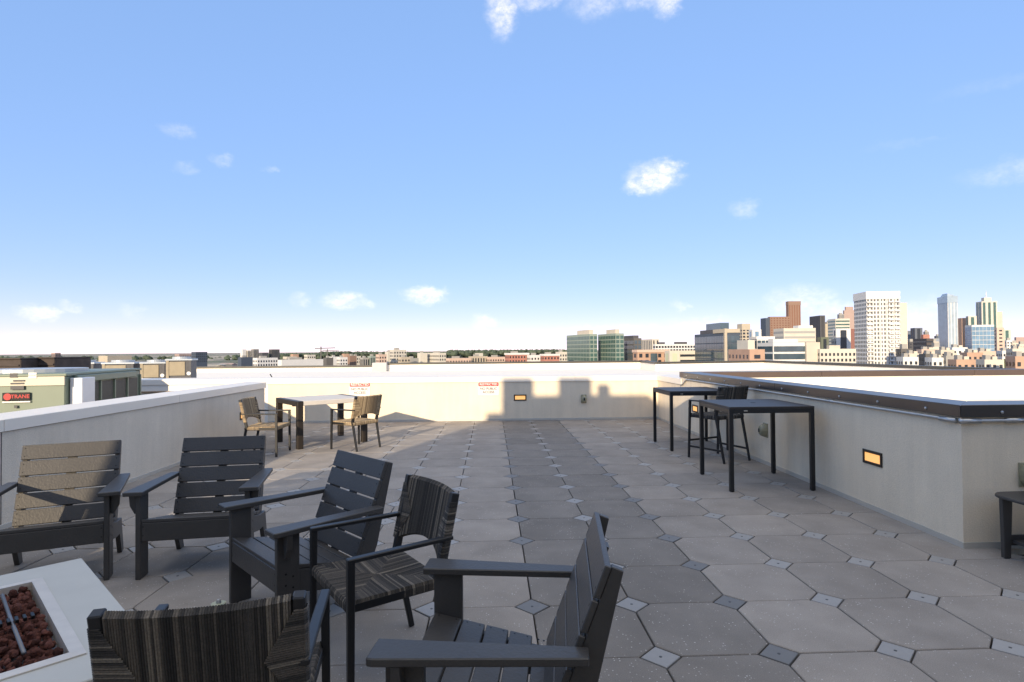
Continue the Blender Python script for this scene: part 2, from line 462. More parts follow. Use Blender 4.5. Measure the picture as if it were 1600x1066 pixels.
q = CUT - .006
dm.add([(q, 0, -.05), (0, q, -.05), (-q, 0, -.05), (0, -q, -.05), (q, 0, -.003), (0, q, -.003), (-q, 0, -.003), (0, -q, -.003), (q - .003, 0, 0), (0, q - .003, 0), (-q + .003, 0, 0), (0, -q + .003, 0)],
       [[8, 9, 10, 11]] + [[i, (i + 1) % 4, 4 + (i + 1) % 4, 4 + i] for i in range(4)] + [[4 + i, 4 + (i + 1) % 4, 8 + (i + 1) % 4, 8 + i] for i in range(4)])
dia_me = {}
for nm, mm in (("l", M_diam), ("m", M_diam_mid), ("d", M_diam_dk)):
    me = dm.mesh("pedestal_cap_" + nm); me.materials.append(mm); dia_me[nm] = me
scr = MB(); scr.tube([(0, 0, -.004), (0, 0, .0012)], .008, 10); scr_me = scr.mesh("cap_screw"); scr_me.materials.append(M_hole)
def cell_ok(k, j):
    x, y = GX + (k + .5) * S, GY + (j + .5) * S
    if -4.75 < x < 3.95: return True
    return 3.9 < x < 5.6 and y < 4.4
rest = MB(); rest_d = MB()
for j in range(-16, 16):
    for k in range(-9, 9):
        if not cell_ok(k, j): continue
        x, y = GX + (k + .5) * S, GY + (j + .5) * S
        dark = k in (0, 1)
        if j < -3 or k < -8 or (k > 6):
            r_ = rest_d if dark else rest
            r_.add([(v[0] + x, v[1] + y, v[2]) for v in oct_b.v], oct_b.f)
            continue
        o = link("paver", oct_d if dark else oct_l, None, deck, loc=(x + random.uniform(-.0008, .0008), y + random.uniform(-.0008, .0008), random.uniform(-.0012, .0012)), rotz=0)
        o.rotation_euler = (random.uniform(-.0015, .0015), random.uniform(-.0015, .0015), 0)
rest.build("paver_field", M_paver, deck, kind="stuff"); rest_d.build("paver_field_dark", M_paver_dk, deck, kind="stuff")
for j in range(-3, 16):
    for k in range(-8, 8):
        x, y = GX + k * S, GY + j * S
        if not (-4.5 < x < 3.75 or (3.7 < x < 5.2 and y < 4.35)): continue
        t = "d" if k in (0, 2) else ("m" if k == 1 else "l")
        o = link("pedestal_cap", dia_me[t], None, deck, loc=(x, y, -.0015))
        if j < 9: link("cap_screw", scr_me, None, o)

# ------------------------------------------------------------------ terrace walls
def wall_thing(name, label):
    return thing(name, label, "wall")
FW_Y, LW_X, LW_END, RW_X0, RW_X1, RC_Y, RB_Y = 12.88, -4.36, 11.3, 3.645, 3.715, 4.39, 11.0
def cap_profile(b, a0, a1, inner, thick, z0, z1, axis, out=.022, slope=.02):
    """fascia + sloped top between a0 and a1 along 'axis'; 'inner' is the face coordinate, sign of thick gives the far side"""
    sg = 1 if thick > 0 else -1
    f0 = inner - sg * out; f1 = inner + thick + sg * out
    poly = [(f0, z0), (f0, z1 - .004), (f0 + sg * .006, z1), (f1 - sg * .006, z1 + slope), (f1, z1 + slope - .006), (f1, z0)]
    b.prism(poly, 'x' if axis == 'x' else 'y', a0, a1)
# left wall
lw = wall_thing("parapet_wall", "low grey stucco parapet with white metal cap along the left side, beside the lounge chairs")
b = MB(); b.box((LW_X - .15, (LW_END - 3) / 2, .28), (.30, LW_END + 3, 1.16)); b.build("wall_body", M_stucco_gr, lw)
for (a0, a1) in ((-3, 2.35), (2.356, 5.32), (5.326, 8.22), (8.226, LW_END + .02)):
    b = MB(); cap_profile(b, a0, a1, LW_X, -.30, .868, .975, 'y'); b.build("cap", M_capw, lw)
b = MB(); b.box((LW_X + .006, (LW_END - 3) / 2, .018), (.012, LW_END + 3, .05), .003); b.build("base_flashing", M_flash, lw)
b = MB(); b.box((LW_X + .001, 5.32, .43), (.003, .008, .86)); b.build("control_joint", M_signt, lw)
# far wall (runs on to the left behind the left wall)
fw = wall_thing("parapet_wall", "sunlit cream stucco parapet across the far end of the terrace, carrying both signs")
b = MB(); b.box(((RW_X1 + .3 - 4.9) / 2, FW_Y + .16, .28), (RW_X1 + .3 + 4.9, .32, 1.16)); b.build("wall_body", M_stucco, fw)
b = MB(); b.box(((-14 - 4.9) / 2, FW_Y + .16, .28), (9.1, .32, 1.16)); b.build("membrane_face", M_membrane, fw)
xs = [-14, -10.9, -7.9, -4.298, -1.2, 1.85, RW_X1 + .02]
for a0, a1 in zip(xs, xs[1:]):
    b = MB(); cap_profile(b, a0 + .002, a1 - .002, FW_Y, .32, .858, .972, 'x'); b.build("cap", M_capw, fw)
b = MB(); b.box(((RW_X1 - 4.9) / 2, FW_Y - .006, .02), (RW_X1 + 4.9, .012, .055), .003); b.build("base_flashing", M_flash, fw)
b = MB(); b.tube([(-13, FW_Y - .03, .70), (-8.4, FW_Y - .03, .70), (-6.35, FW_Y - .03, .71)], .022, 8); b.build("gas_pipe", mat("pipe_tan", (150, 128, 102), rough=.6, var=.1), fw, smooth=True)
# right wall: low white-capped stretch at the far corner, then the dark-capped enclosure
rw2 = wall_thing("parapet_wall", "short cream stucco wall with white cap in the far right corner")
b = MB(); b.box((RW_X1 + .15, (RB_Y + FW_Y) / 2 + .12, .28), (.30, FW_Y - RB_Y + .2, 1.16)); b.build("wall_body", M_stucco, rw2)
b = MB(); cap_profile(b, RB_Y + .2, FW_Y - .024, RW_X1, .30, .862, .974, 'y'); b.build("cap", M_capw, rw2)
rw = wall_thing("parapet_wall", "cream stucco enclosure wall with dark bronze metal cap along the right side, behind the bar tables")
sl = (RW_X1 - RW_X0) / (FW_Y - RC_Y)
def rx(y): return RW_X0 + sl * (y - RC_Y)
TH = .26
b = MB()
b.prism([(rx(RC_Y), RC_Y), (rx(RB_Y + .26), RB_Y + .26), (rx(RB_Y) + TH, RB_Y + .26), (rx(RC_Y) + TH, RC_Y + TH), (9.0, RC_Y + TH), (9.0, RC_Y)], 'z', -.3, 1.03)
b.build("wall_body", M_stucco, rw)
def poly_cap(pts, z0, z1, name, m_, parent, bev=.004):
    bb = MB(); bb.prism(pts, 'z', z0, z1); return bb.build(name, m_, parent, bevel=bev)
o_ = .03
ys = [RC_Y, 7.35, RB_Y]
poly_cap([(rx(RC_Y) - o_, RC_Y - o_), (rx(7.35) - o_, 7.347), (rx(7.35) + TH + o_, 7.347), (rx(RC_Y) + TH + o_, RC_Y + TH + o_)], 1.012, 1.108, "cap", M_capd, rw)
poly_cap([(rx(7.35) - o_, 7.353), (rx(RB_Y) - o_, RB_Y - .0), (rx(RB_Y) + TH + o_, RB_Y - .0), (rx(7.35) + TH + o_, 7.353)], 1.012, 1.108, "cap", M_capd, rw)
poly_cap([(rx(RC_Y) - o_ + .003, RC_Y - o_), (rx(RC_Y) + TH + o_ + .003, RC_Y + TH + o_), (9.0, RC_Y + TH + o_), (9.0, RC_Y - o_)], 1.0125, 1.1085, "cap", M_capd, rw)
bolt = MB(); bolt.tube([(0, 0, 0), (0, 0, .006), (0, 0, .010)], [.013, .012, .005], 10); bolt_me = bolt.mesh("bolt"); bolt_me.materials.append(M_steel)
for i in range(11):
    y = RC_Y + .33 + i * .61
    if y > RB_Y - .1: break
    o = link("bolt", bolt_me, None, rw, loc=(rx(y) - o_, y, 1.05)); o.rotation_euler = (0, R(-90), 0)
for i in range(5):
    o = link("bolt", bolt_me, None, rw, loc=(rx(RC_Y) + .30 + i * .61, RC_Y - o_, 1.05)); o.rotation_euler = (R(90), 0, 0)
b = MB(); b.prism([(rx(RC_Y) - .012, RC_Y - .012), (rx(RB_Y) - .012, RB_Y), (rx(FW_Y) - .012, FW_Y - .013), (rx(FW_Y) - .001, FW_Y - .013), (rx(RC_Y) - .001, RC_Y - .001), (9, RC_Y - .001), (9, RC_Y - .012)], 'z', -.01, .045); b.build("base_flashing", M_flash, rw)
cd = MB(); cd.tube([(rx(RC_Y + .06) - .022, RC_Y + .06, .985), (rx(10.5) - .022, 10.5, .985), (rx(10.86) - .022, 10.86, .975), (rx(11.05) - .022, 11.05, .885), (rx(11.2) - .022, 11.2, .85)], .0135, 10)
cd.build("conduit", M_steel, rw, smooth=True)
cd = MB(); cd.tube([(rx(RC_Y) + .04, RC_Y - .022, .985), (8.9, RC_Y - .022, .985)], .0135, 10); cd.build("conduit", M_steel, rw, smooth=True)
for (p, ax) in (((rx(RC_Y) - .024, RC_Y + .10, .982), 'y'), ((rx(RC_Y) + .05, RC_Y - .024, .984), 'x'), ((rx(6.1) - .022, 6.1, .985), 'y'), ((rx(8.9) - .022, 8.9, .985), 'y'), ((rx(RC_Y) + .42, RC_Y - .022, .985), 'x')):
    b = MB(); L_ = .16 if p[1] < 4.6 else .07
    d = Vector((L_ / 2, 0, 0)) if ax == 'x' else Vector((0, L_ / 2, 0))
    b.tube([Vector(p) - d, Vector(p) + d], .021 if L_ > .1 else .018, 10); b.build("conduit_fitting", M_steel, rw, smooth=True)
# enclosure back wall and floor
eb = wall_thing("parapet_wall", "white membrane wall with brown metal cap at the back of the right enclosure")
b = MB(); b.box((9.5, RB_Y + .14, .28), (11.1, .26, 1.5)); b.build("wall_body", M_membrane, eb)
for a0, a1 in ((RW_X1 - .02, 6.36), (6.366, 9.4), (9.406, 15.1)):
    b = MB(); b.box(((a0 + a1) / 2, RB_Y + .14, 1.055), (a1 - a0, .34, .105), .004); b.build("cap", M_capb, eb)
b = MB(); b.box((6.36, RB_Y + .008, .5), (.006, .004, 1.0)); b.build("membrane_seam", M_capw, eb)
b = MB(); b.box((9.5, 7.8, .2), (11.3, 6.2, .1)); o = b.build("enclosure_floor", M_membrane); o["kind"] = "structure"
# stair tower behind the viewpoint (its long shadow lies over the deck and the far wall)
def back(xw, zw, yb=-2.0):
    t = (FW_Y - yb) / sun_dir.y
    return xw - t * sun_dir.x, zw - t * sun_dir.z
st = bpy.data.objects.new("stair_tower", None); C.objects.link(st); st["kind"] = "structure"
YB = -2.0
def tower_block(x0w, x1w, zw, depth, name, m_, zlow=-.3, dy=0):
    xa, zt = back(x0w, zw, YB); xb, _ = back(x1w, zw, YB)
    bb = MB(); bb.box(((xa + xb) / 2, YB - depth / 2 - dy, (zt + zlow) / 2), (xb - xa, depth, zt - zlow), .02); bb.build(name, m_, st)
tower_block(-.14, .21, .175, 4.0, "lower_block", M_stucco)
tower_block(.21, 3.5, .55, 4.2, "main_block", M_stucco)
tower_block(3.502, 16, .0, 4.2, "right_block", M_stucco)
zm = back(0, .55, YB)[1]
for (a, c_, z_) in ((.215, .89, .94), (1.475, 2.19, .94), (2.34, 2.60, .79)):
    tower_block(a, c_, z_, .14, "roof_screen", M_capw, zlow=zm - .02)

# ------------------------------------------------------------------ rooftops beyond the terrace walls
b = MB(); b.box((-14.2, 24.5, .24), (63.4, 22.4, .1)); b.box((-14.2, 36.6, .2405), (48.2, 1.7, .1)); o = b.build("roof_membrane", M_membrane); o["kind"] = "structure"
op = wall_thing("parapet_wall", "long white outer roof parapet with thin dark cap, in front of the far skyline")
def par(x0, y0, x1, y1, zt, th=.35, zb=-3, cap=True):
    d = Vector((x1 - x0, y1 - y0, 0)); L_ = d.length; d.normalize(); n_ = Vector((-d.y, d.x, 0))
    bb = MB(); M_ = Matrix((d, n_, Vector((0, 0, 1)))).transposed().to_4x4()
    c_ = Vector(((x0 + x1) / 2, (y0 + y1) / 2, 0))
    bb.box((c_.x, c_.y, (zt - .1 + zb) / 2), (L_, th, zt - .1 - zb), 0, M_); bb.build("wall_body", M_membrane, op)
    bb = MB(); bb.box((c_.x, c_.y, zt - .05), (L_ + .06, th + .1, .12), .01, M_); bb.build("cap", mat("roof_edge_cap", (74, 72, 66), rough=.5, metal=.3, var=.1, vscale=1.5) if "roof_edge_cap" not in bpy.data.materials else bpy.data.materials["roof_edge_cap"], op)
par(-7.0, 37.2, 10.2, 38.2, .80)
par(10.0, 38.2, 9.7, 33.4, .80)
par(9.6, 33.5, 16.9, 35.3, .80)
par(16.9, 35.3, 17.9, 11.0, .80)
par(-46, 38.0, -7.2, 39.0, .62)
b = MB(); b.box((-7.05, 36.9, .52), (.9, .5, .62), .02); b.build("end_return", mat("membrane_grey", (176, 174, 172), rough=.8, var=.05), op)
# small roof fittings beyond the far wall
def roof_bit(name, label, px, py, dist, build):
    d = ray(px, py); h_ = math.hypot(d.x, d.y); p = Vector((d.x / h_ * dist, d.y / h_ * dist, .29))
    t = thing(name, label, "roof fitting", p); build(t); return t
def mk_drain(t):
    b = MB(); b.tube([(0, 0, 0), (0, 0, .05), (0, 0, .09)], [.22, .2, .12], 14); b.build("dome", M_screw, t)
def mk_mast(t):
    b = MB(); b.box((0, 0, .03), (.5, .25, .06), .01); b.build("foot", M_screw, t)
    b = MB(); b.tube([(.1, 0, .05), (-.12, 0, .42)], .02, 6); b.tube([(-.2, 0, .05), (-.2, 0, .2)], .03, 6); b.build("bracket", M_screw, t)
roof_bit("roof_bracket", "small dark bracket standing on the white roof beyond the dining table", 427, 588, 24, mk_mast)
roof_bit("roof_drain", "small dark roof drain right of the bracket on the white roof", 455, 588, 24, mk_drain)
roof_bit("roof_drain", "flat dark roof drain left of the bracket on the white roof", 400, 588, 24, mk_drain)

# ------------------------------------------------------------------ things fixed to the walls
def step_light(label, loc, rotz):
    t = thing("step_light", label, "light", loc, rotz, "recessed step lights in the terrace walls")   # local: face toward -y, width x
    b = MB(); w, h, f = .28, .135, .026
    b.box((0, -.006, h / 2 - f / 2), (w, .014, f), .003); b.box((0, -.006, -h / 2 + f / 2), (w, .014, f), .003)
    b.box((-w / 2 + f / 2, -.0055, 0), (f, .013, h - 2 * f), .002); b.box((w / 2 - f / 2, -.0055, 0), (f, .013, h - 2 * f), .002)
    b.build("frame", M_bronze, t)
    b = MB(); b.box((0, -.002, 0), (w - 2 * f, .005, h - 2 * f)); b.build("lens", M_glow, t)
    return t
step_light("glowing step light in the far wall, right of the signs", (.627, FW_Y, .503), 0)
step_light("glowing step light in the left wall beside the dining chair", (LW_X, 10.34, .45), R(90))
step_light("glowing step light in the right wall near the corner", (rx(5.46), 5.46, .498), R(-90) )
step_light("glowing step light in the right wall behind the bar stool", (rx(10.43), 10.43, .47), R(-90))
def outlet(label, loc, rotz):
    t = thing("outlet_cover", label, "outlet", loc, rotz, "bubble outlet covers on the terrace walls")
    b = MB(); b.box((0, -.006, 0), (.125, .012, .19), .004); b.build("back_plate", M_outlet, t)
    b = MB(); n_ = 14
    for i in range(7):
        a0, a1 = i / 7 * math.pi / 2, (i + 1) / 7 * math.pi / 2
        for k in range(n_):
            q0, q1 = 2 * math.pi * k / n_, 2 * math.pi * (k + 1) / n_
            P_ = lambda a, q: (.066 * math.cos(a) ** .6 * math.cos(q), -.012 - .085 * math.sin(a), .088 * math.cos(a) ** .6 * math.sin(q))
            b.add([P_(a0, q0), P_(a0, q1), P_(a1, q1), P_(a1, q0)], [(0, 1, 2, 3)])
    b.build("bubble_lid", M_outlet, t, smooth=True)
    b = MB(); b.box((0, -.098, .0), (.028, .012, .05), .003); b.build("latch", M_screw, t)
outlet("bubble outlet cover on the far wall under the shadow", (2.045, FW_Y, .46), 0)
outlet("bubble outlet cover on the right wall behind the near bar table", (rx(7.67), 7.67, .46), R(-90))
outlet("bubble outlet cover on the end wall behind the side table", (4.155, RC_Y, .56), 0)
def sign(label, x0, x1, z0, z1):
    w, h = x1 - x0, z1 - z0
    t = thing("warning_sign", label, "sign", ((x0 + x1) / 2, FW_Y - .004, (z0 + z1) / 2), 0, "restricted access signs on the far wall")
    def rr(w_, h_, r_, n=5):
        pts = []
        for (cx, cz, a0) in ((w_ / 2 - r_, h_ / 2 - r_, 0), (-w_ / 2 + r_, h_ / 2 - r_, 90), (-w_ / 2 + r_, -h_ / 2 + r_, 180), (w_ / 2 - r_, -h_ / 2 + r_, 270)):
            for i in range(n + 1):
                a = R(a0 + 90 * i / n); pts.append((cx + r_ * math.cos(a), cz + r_ * math.sin(a)))
        return pts
    b = MB(); b.prism(rr(w, h, .02), 'y', -.004, .002); b.build("plate", M_signw, t)
    b = MB(); b.prism([(x, z + h * .335) for x, z in rr(w * .97, h * .29, .022)], 'y', -.006, -.0035); b.build("header", M_signr, t)
    for body, zz, sz, mm in (("RESTRICTED", .335, .071, M_signw), ("NO PUBLIC", .0, .074, M_signt), ("ACCESS", -.26, .074, M_signt)):
        me = text_mesh(body, sz, "letters"); o = link("letters", me, mm, t, loc=(0, -.0068 if zz > .2 else -.0048, h * zz)); o.rotation_euler = (R(90), 0, 0)
    return t
sign("red and white RESTRICTED sign on the far wall, left one behind the dining table", -3.13, -2.677, .575, .872)
sign("red and white RESTRICTED sign on the far wall, right one at the shadow's edge", -.304, .155, .562, .852)

# ------------------------------------------------------------------ flat lounge chairs (adirondack style)
def make_lounge():
    t = thing("lounge_chair", "x", "chair", group="charcoal slatted lounge chairs round the fire table")
    ZA, ZT, YB_, YBOT, ZBOT = .61, .875, .748, .535, .315
    tb = .022
    for s in (-1, 1):
        # arm
        b = MB(); b.prism([(s * .306, 0), (s * .432, 0), (s * .436, .02), (s * .384, .69), (s * .312, .69)][:: s], 'z', ZA - .028, ZA); b.build("arm", M_hdpe, t, bevel=.004)
        # front leg
        b = MB(); b.box((s * .352, .105, (ZA - .028) / 2), (.034, .125, ZA - .0285), .004); b.build("front_leg", M_hdpe, t)
        # gusset under the arm
        b = MB(); b.prism([(s * .3695, ZA - .0285), (s * .425, ZA - .0285), (s * .418, ZA - .11), (s * .388, ZA - .165), (s * .3695, ZA - .165)][:: s], 'y', .075, .105); b.build("arm_bracket", M_hdpe, t, bevel=.002)
        # seat rail running back into the rear leg
        b = MB(); b.prism([(.055, .255), (.055, .385), (.50, .285), (.655, .275), (.735, 0), (.665, 0), (.585, .165), (.46, .172)], 'x', s * .318 - .016, s * .318 + .016); b.build("rear_leg", M_hdpe, t, bevel=.003)
        # back upright, tapered
        dy, dz = YB_ - YBOT, ZT - ZBOT; L_ = math.hypot(dy, dz); uy, uz = dy / L_, dz / L_; ny, nz = uz, -uy
        def bp(along, off): return (YBOT + uy * along + ny * off, ZBOT + uz * along + nz * off)
        b = MB(); b.prism([bp(-.12, tb), bp(L_ - .004, tb + .001), bp(L_ - .004, tb + .04), bp(.10, tb + .105), bp(-.12, tb + .095)], 'x', s * .291 - .016, s * .291 + .016); b.build("back_upright", M_hdpe, t, bevel=.003)
    b = MB(); b.prism([bp(-.02, tb), bp(L_ - .03, tb + .001), bp(L_ - .03, tb + .024), bp(-.02, tb + .024)], 'x', -.03, .03); b.build("back_batten", M_hdpe, t)
    sc_ = MB()
    pitch = L_ / 5
    for i in range(5):
        a0, a1 = i * pitch + .004, (i + 1) * pitch - .006
        b = MB(); b.prism([bp(a0, 0), bp(a1, 0), bp(a1, tb), bp(a0, tb)], 'x', -.312, .312); b.build("back_slat", M_hdpe, t, bevel=.003)
        for sx in (-1, 1):
            for al in (a0 + .025, a1 - .025):
                p = bp(al, -.0008); sc_.tube([(sx * .291, p[0] + ny * .002, p[1] + nz * .002), (sx * .291, p[0], p[1])], .0042, 6)
    # seat slats, sloping back
    ys_ = [(.048, .165), (.173, .268), (.276, .371), (.379, .474), (.482, .545)]
    sl_ = -.205
    for i, (y0, y1) in enumerate(ys_):
        z0, z1 = .41 + sl_ * (y0 - .048), .41 + sl_ * (y1 - .048)
        wx = .334 if i < 2 else (.334 if y1 < .5 else .27)
        b = MB(); b.prism([(y0, z0 - tb), (y0, z0), (y1, z1), (y1, z1 - tb)], 'x', -wx, wx); b.build("seat_slat", M_hdpe, t, bevel=.003)
        for sx in (-1, 1):
            for yy in (y0 + .02, y1 - .02):
                zz = .41 + sl_ * (yy - .048); sc_.tube([(sx * .315, yy, zz - .002), (sx * .315, yy, zz + .0008)], .0042, 6)
    b = MB(); b.box((0, .061, .322), (.669, .026, .128), .004); b.build("front_apron", M_hdpe, t)
    b = MB(); b.box((0, .60, .175), (.60, .024, .07), .003); b.build("rear_stretcher", M_hdpe, t)
    for sx in (-1, 1):
        for zz in (.30, .36):
            sc_.tube([(sx * .3685, .09, zz), (sx * .3703, .09, zz)], .006, 6); sc_.tube([(sx * .3685, .13, zz - .02), (sx * .3703, .13, zz - .02)], .006, 6)
            sc_.tube([(sx * .322, .049, zz), (sx * .322, .0472, zz)], .0045, 6)
    sc_.build("screws", M_screw, t, kind="stuff")
    return t
lc = make_lounge()
lounges = [((-2.962, 3.924), 22.0, "lounge chair at the far left with sunlight on its back"),
           ((-2.082, 4.095), 8.0, "charcoal lounge chair facing the camera, second from the left"),
           ((-1.43, 3.394), -47.8, "charcoal lounge chair in the middle, turned left toward the fire table"),
           ((-.344, 2.252), -97.0, "charcoal lounge chair in the right foreground seen from its side")]
for i, (xy, a, lab) in enumerate(lounges):
    o = lc if i == 0 else copy_tree(lc)
    o.location = (xy[0], xy[1], 0); o.rotation_euler = (0, 0, R(a)); o["label"] = lab

# ------------------------------------------------------------------ woven rope chairs
def strand(mb, path, nrm, side, w, tone, lift=.35):
    """one rope strand: path points, outward normals, sideways direction"""
    vs = []
    for p, n, s_ in zip(path, nrm, side):
        p, n, s_ = Vector(p), Vector(n), Vector(s_)
        vs += [p - s_ * w * .5, p - s_ * w * .22 + n * w * lift, p + s_ * w * .22 + n * w * lift, p + s_ * w * .5]
    fs = []
    for i in range(len(path) - 1):
        for k in range(3):
            a = i * 4 + k; fs.append([a, a + 1, a + 5, a + 4])
    mb.add(vs, fs, tone)
rng = random.Random(3)
def tone_seq(n):
    """bands of light and dark cord, as hand-wound two-tone rope comes out"""
    out = []; cur = rng.random()
    while len(out) < n:
        cur = rng.choice((.08, .2, .3, .4, .5, .62, .85)); out += [min(1, max(0, cur + rng.uniform(-.12, .12))) for _ in range(rng.choice((1, 1, 1, 2, 2)))]
    return out[:n]
def make_rope_chair(name, cat_label, dz=0.0, group=None):
    t = thing(name, cat_label, "stool" if dz else "chair", group=group)
    za, zt = .643 + dz, .846 + dz; zs = .445 + dz
    wa, wb, tk = .282, .262, .032
    for s in (-1, 1):
        b = MB(); b.beam((s * (wa + .006), -.004 if dz == 0 else -.03, 0), (s * wa, 0, za), .026, .03, (0, 1, 0), w2=tk, h2=.034); b.build("front_leg", M_black, t, bevel=.004)
        b = MB(); b.beam((s * wa, -.017, za - .009), (s * (wb + .008), .515, za - .004), .036, .02, (0, 0, 1)); b.build("arm", M_black, t, bevel=.004)
        b = MB(); b.beam((s * .245, .535 if dz == 0 else .58, 0), (s * .25, .445, zs), .026, .028, (0, 1, 0), w2=.03, h2=.036); b.build("rear_leg", M_black, t, bevel=.004)
        b = MB(); b.beam((s * .25, .444, zs - .01), (s * wb, .537, zt + .006), .036, .04, (0, 1, 0)); b.build("back_post", M_black, t, bevel=.004)
        b = MB(); b.beam((s * .266, .01, zs - .028), (s * .248, .45, zs - .028), .022, .034); b.build("seat_rail", M_black, t)
    b = MB(); b.beam((-.27, .005, zs - .028), (.27, .005, zs - .028), .022, .034); b.build("seat_rail", M_black, t)
    b = MB(); b.beam((-.25, .452, zs - .028), (.25, .452, zs - .028), .022, .034); b.build("seat_rail", M_black, t)
    if dz:
        for (p, q_) in (((-.285, -.012, .25), (.285, -.012, .25)), ((-.285, -.02, .165), (-.245, .54, .165)), ((.285, -.02, .165), (.245, .54, .165))):
            b = MB(); b.beam(p, q_, .022, .026); b.build("footrest", M_black, t, bevel=.003)
    # woven seat: strands leave each rail and meet on the diagonals
    W = MB(); sw = .0072
    x0, y0, y1 = .268, -.008, .466
    cx, cy = 0, (y0 + y1) / 2; hx, hy = x0, (y1 - y0) / 2
    def sag(x, y): return zs + .004 - .012 * (1 - (x / hx) ** 2) * (1 - ((y - cy) / hy) ** 2)
    n = int(2 * hx / sw)
    for fb in (-1, 1):
        tones = tone_seq(n)
        for i in range(n):
            x = -hx + (i + .5) * 2 * hx / n
            depth = hy * (1 - abs(x) / hx)
            ye = cy + fb * hy
            zr = zs - .052
            path = [(x, ye - fb * .012, zr), (x, ye + fb * .004, zr + .01), (x, ye + fb * .005, zs - .012), (x, ye - fb * .004, zs + .002)]
            nr = [(0, 0, -1), (0, fb, 0), (0, fb, .2), (0, fb * .5, .8)]
            m_ = 3
            for k in range(1, m_ + 1):
                yy = ye - fb * (.004 + max(.001, depth - .002) * k / m_); path.append((x, yy, sag(x, yy))); nr.append((0, 0, 1))
            strand(W, path, nr, [(1, 0, 0)] * len(path), 2 * hx / n, tones[i])
    n = int(2 * hy / sw)
    for lr in (-1, 1):
        tones = tone_seq(n)
        for i in range(n):
            y = y0 + (i + .5) * 2 * hy / n
            depth = hx * (1 - abs(y - cy) / hy)
            xe = lr * (hx - .012 * (y - y0) / (y1 - y0)); zr = zs - .052
            path = [(xe - lr * .012, y, zr), (xe + lr * .003, y, zr + .01), (xe + lr * .003, y, zs - .012), (xe - lr * .004, y, zs + .002)]
            nr = [(0, 0, -1), (lr, 0, 0), (lr, 0, .2), (lr * .5, 0, .8)]
            for k in range(1, 4):
                xx = xe - lr * (.004 + max(.001, depth - .002) * k / 3); path.append((xx, y, sag(xx, y))); nr.append((0, 0, 1))
            strand(W, path, nr, [(0, 1, 0)] * len(path), 2 * hy / n, tones[i])
    W.build("woven_seat", M_rope, t, kind="stuff")
    # woven back
    B = MB()
    zb = .575 + dz
    def post_y(z): return .444 + (.534 - .444) * (z - zs) / (zt - zs)
    def bow(x): return .042 * (1 - (x / wb) ** 2)
    def bot(x): return zb - .065 * (abs(x) / wb) ** 2.2
    hw = wb - .021
    n = int(2 * hw / .0072); tones = tone_seq(n)
    for i in range(n):
        x = -hw + (i + .5) * 2 * hw / n
        path, nr = [], []
        zs_ = [bot(x) + (zt - .004 - bot(x)) * k / 5 for k in range(6)]
        for z in zs_: path.append((x, post_y(z) + bow(x) - .016, z)); nr.append((0, -1, 0))
        path.append((x, post_y(zt) + bow(x), zt + .008)); nr.append((0, 0, 1))
        for z in zs_[::-1]: path.append((x, post_y(z) + bow(x) + .016, z)); nr.append((0, 1, 0))
        path.append((x, post_y(bot(x)) + bow(x), bot(x) - .008)); nr.append((0, 0, -1))
        path.append(path[0]); nr.append((0, -1, 0))
        strand(B, path, nr, [(1, 0, 0)] * len(path), 2 * hw / n, tones[i])
    zc0, zc1 = .515 + dz, zt - .034
    n = int((zc1 - zc0) / .0072)
    for s in (-1, 1):
        tones = tone_seq(n)
        for i in range(n):
            z = zc0 + (i + .5) * (zc1 - zc0) / n
            f_ = 1 - abs(2 * (z - zc0) / (zc1 - zc0) - 1)
            ln = .012 + .085 * f_
            xo = wb + .0205
            xi = xo - .02 - ln
            Y = lambda x: post_y(z) + bow(min(abs(x), wb))
            path = [(s * xi, Y(xi) - .0205, z), (s * (xi + xo) / 2, Y((xi + xo) / 2) - .0215, z), (s * (xo - .006), Y(xo) - .021, z), (s * xo, Y(xo) - .012, z), (s * xo, Y(xo) + .012, z), (s * (xo - .006), Y(xo) + .021, z), (s * (xi + xo) / 2, Y((xi + xo) / 2) + .0215, z), (s * xi, Y(xi) + .0205, z)]
            nr = [(0, -1, 0)] * 3 + [(s, -.3, 0), (s, .3, 0)] + [(0, 1, 0)] * 3
            strand(B, path, nr, [(0, 0, 1)] * len(path), (zc1 - zc0) / n, tones[i])
    B.build("woven_back", M_rope, t, kind="stuff")
    return t
rc = make_rope_chair("rope_chair", "x", group="black framed woven rope armchairs")
ropes = [((-.921, 2.207), 190.4, "woven rope armchair in the near foreground, seen from behind"),
         ((-.781, 2.835), -57.3, "woven rope armchair between the two charcoal lounge chairs, facing left"),
         ((-3.203, 9.023), 90.1, "sunlit rope armchair left of the dining table"),
         ((-2.399, 9.608), -124.8, "sunlit rope armchair right of the dining table, its back to the camera")]
M_rope_sunlit = M_rope.copy(); M_rope_sunlit.name = "rope_weave_sunlit"  # same rope for the far pair, sunlight put into its colour
for nd in M_rope_sunlit.node_tree.nodes:
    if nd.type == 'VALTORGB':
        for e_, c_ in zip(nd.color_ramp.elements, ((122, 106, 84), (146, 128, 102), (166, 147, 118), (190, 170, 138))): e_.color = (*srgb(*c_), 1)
for i, (xy, a, lab) in enumerate(ropes):
    o = rc if i == 0 else copy_tree(rc)
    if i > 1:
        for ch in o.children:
            if ch.name.startswith("woven"): ch.material_slots[0].link = 'OBJECT'; ch.material_slots[0].material = M_rope_sunlit
    o.location = (xy[0], xy[1], 0); o.rotation_euler = (0, 0, R(a)); o["label"] = lab
stool = make_rope_chair("bar_stool", "tall woven rope stool between the two bar tables", dz=.185)
# legs at (2.86,8.27),(3.38,8.51) front and (3.11,7.85),(3.56,8.06) back
stool.location = (3.10, 8.37, 0); stool.rotation_euler = (0, 0, R(205.5))

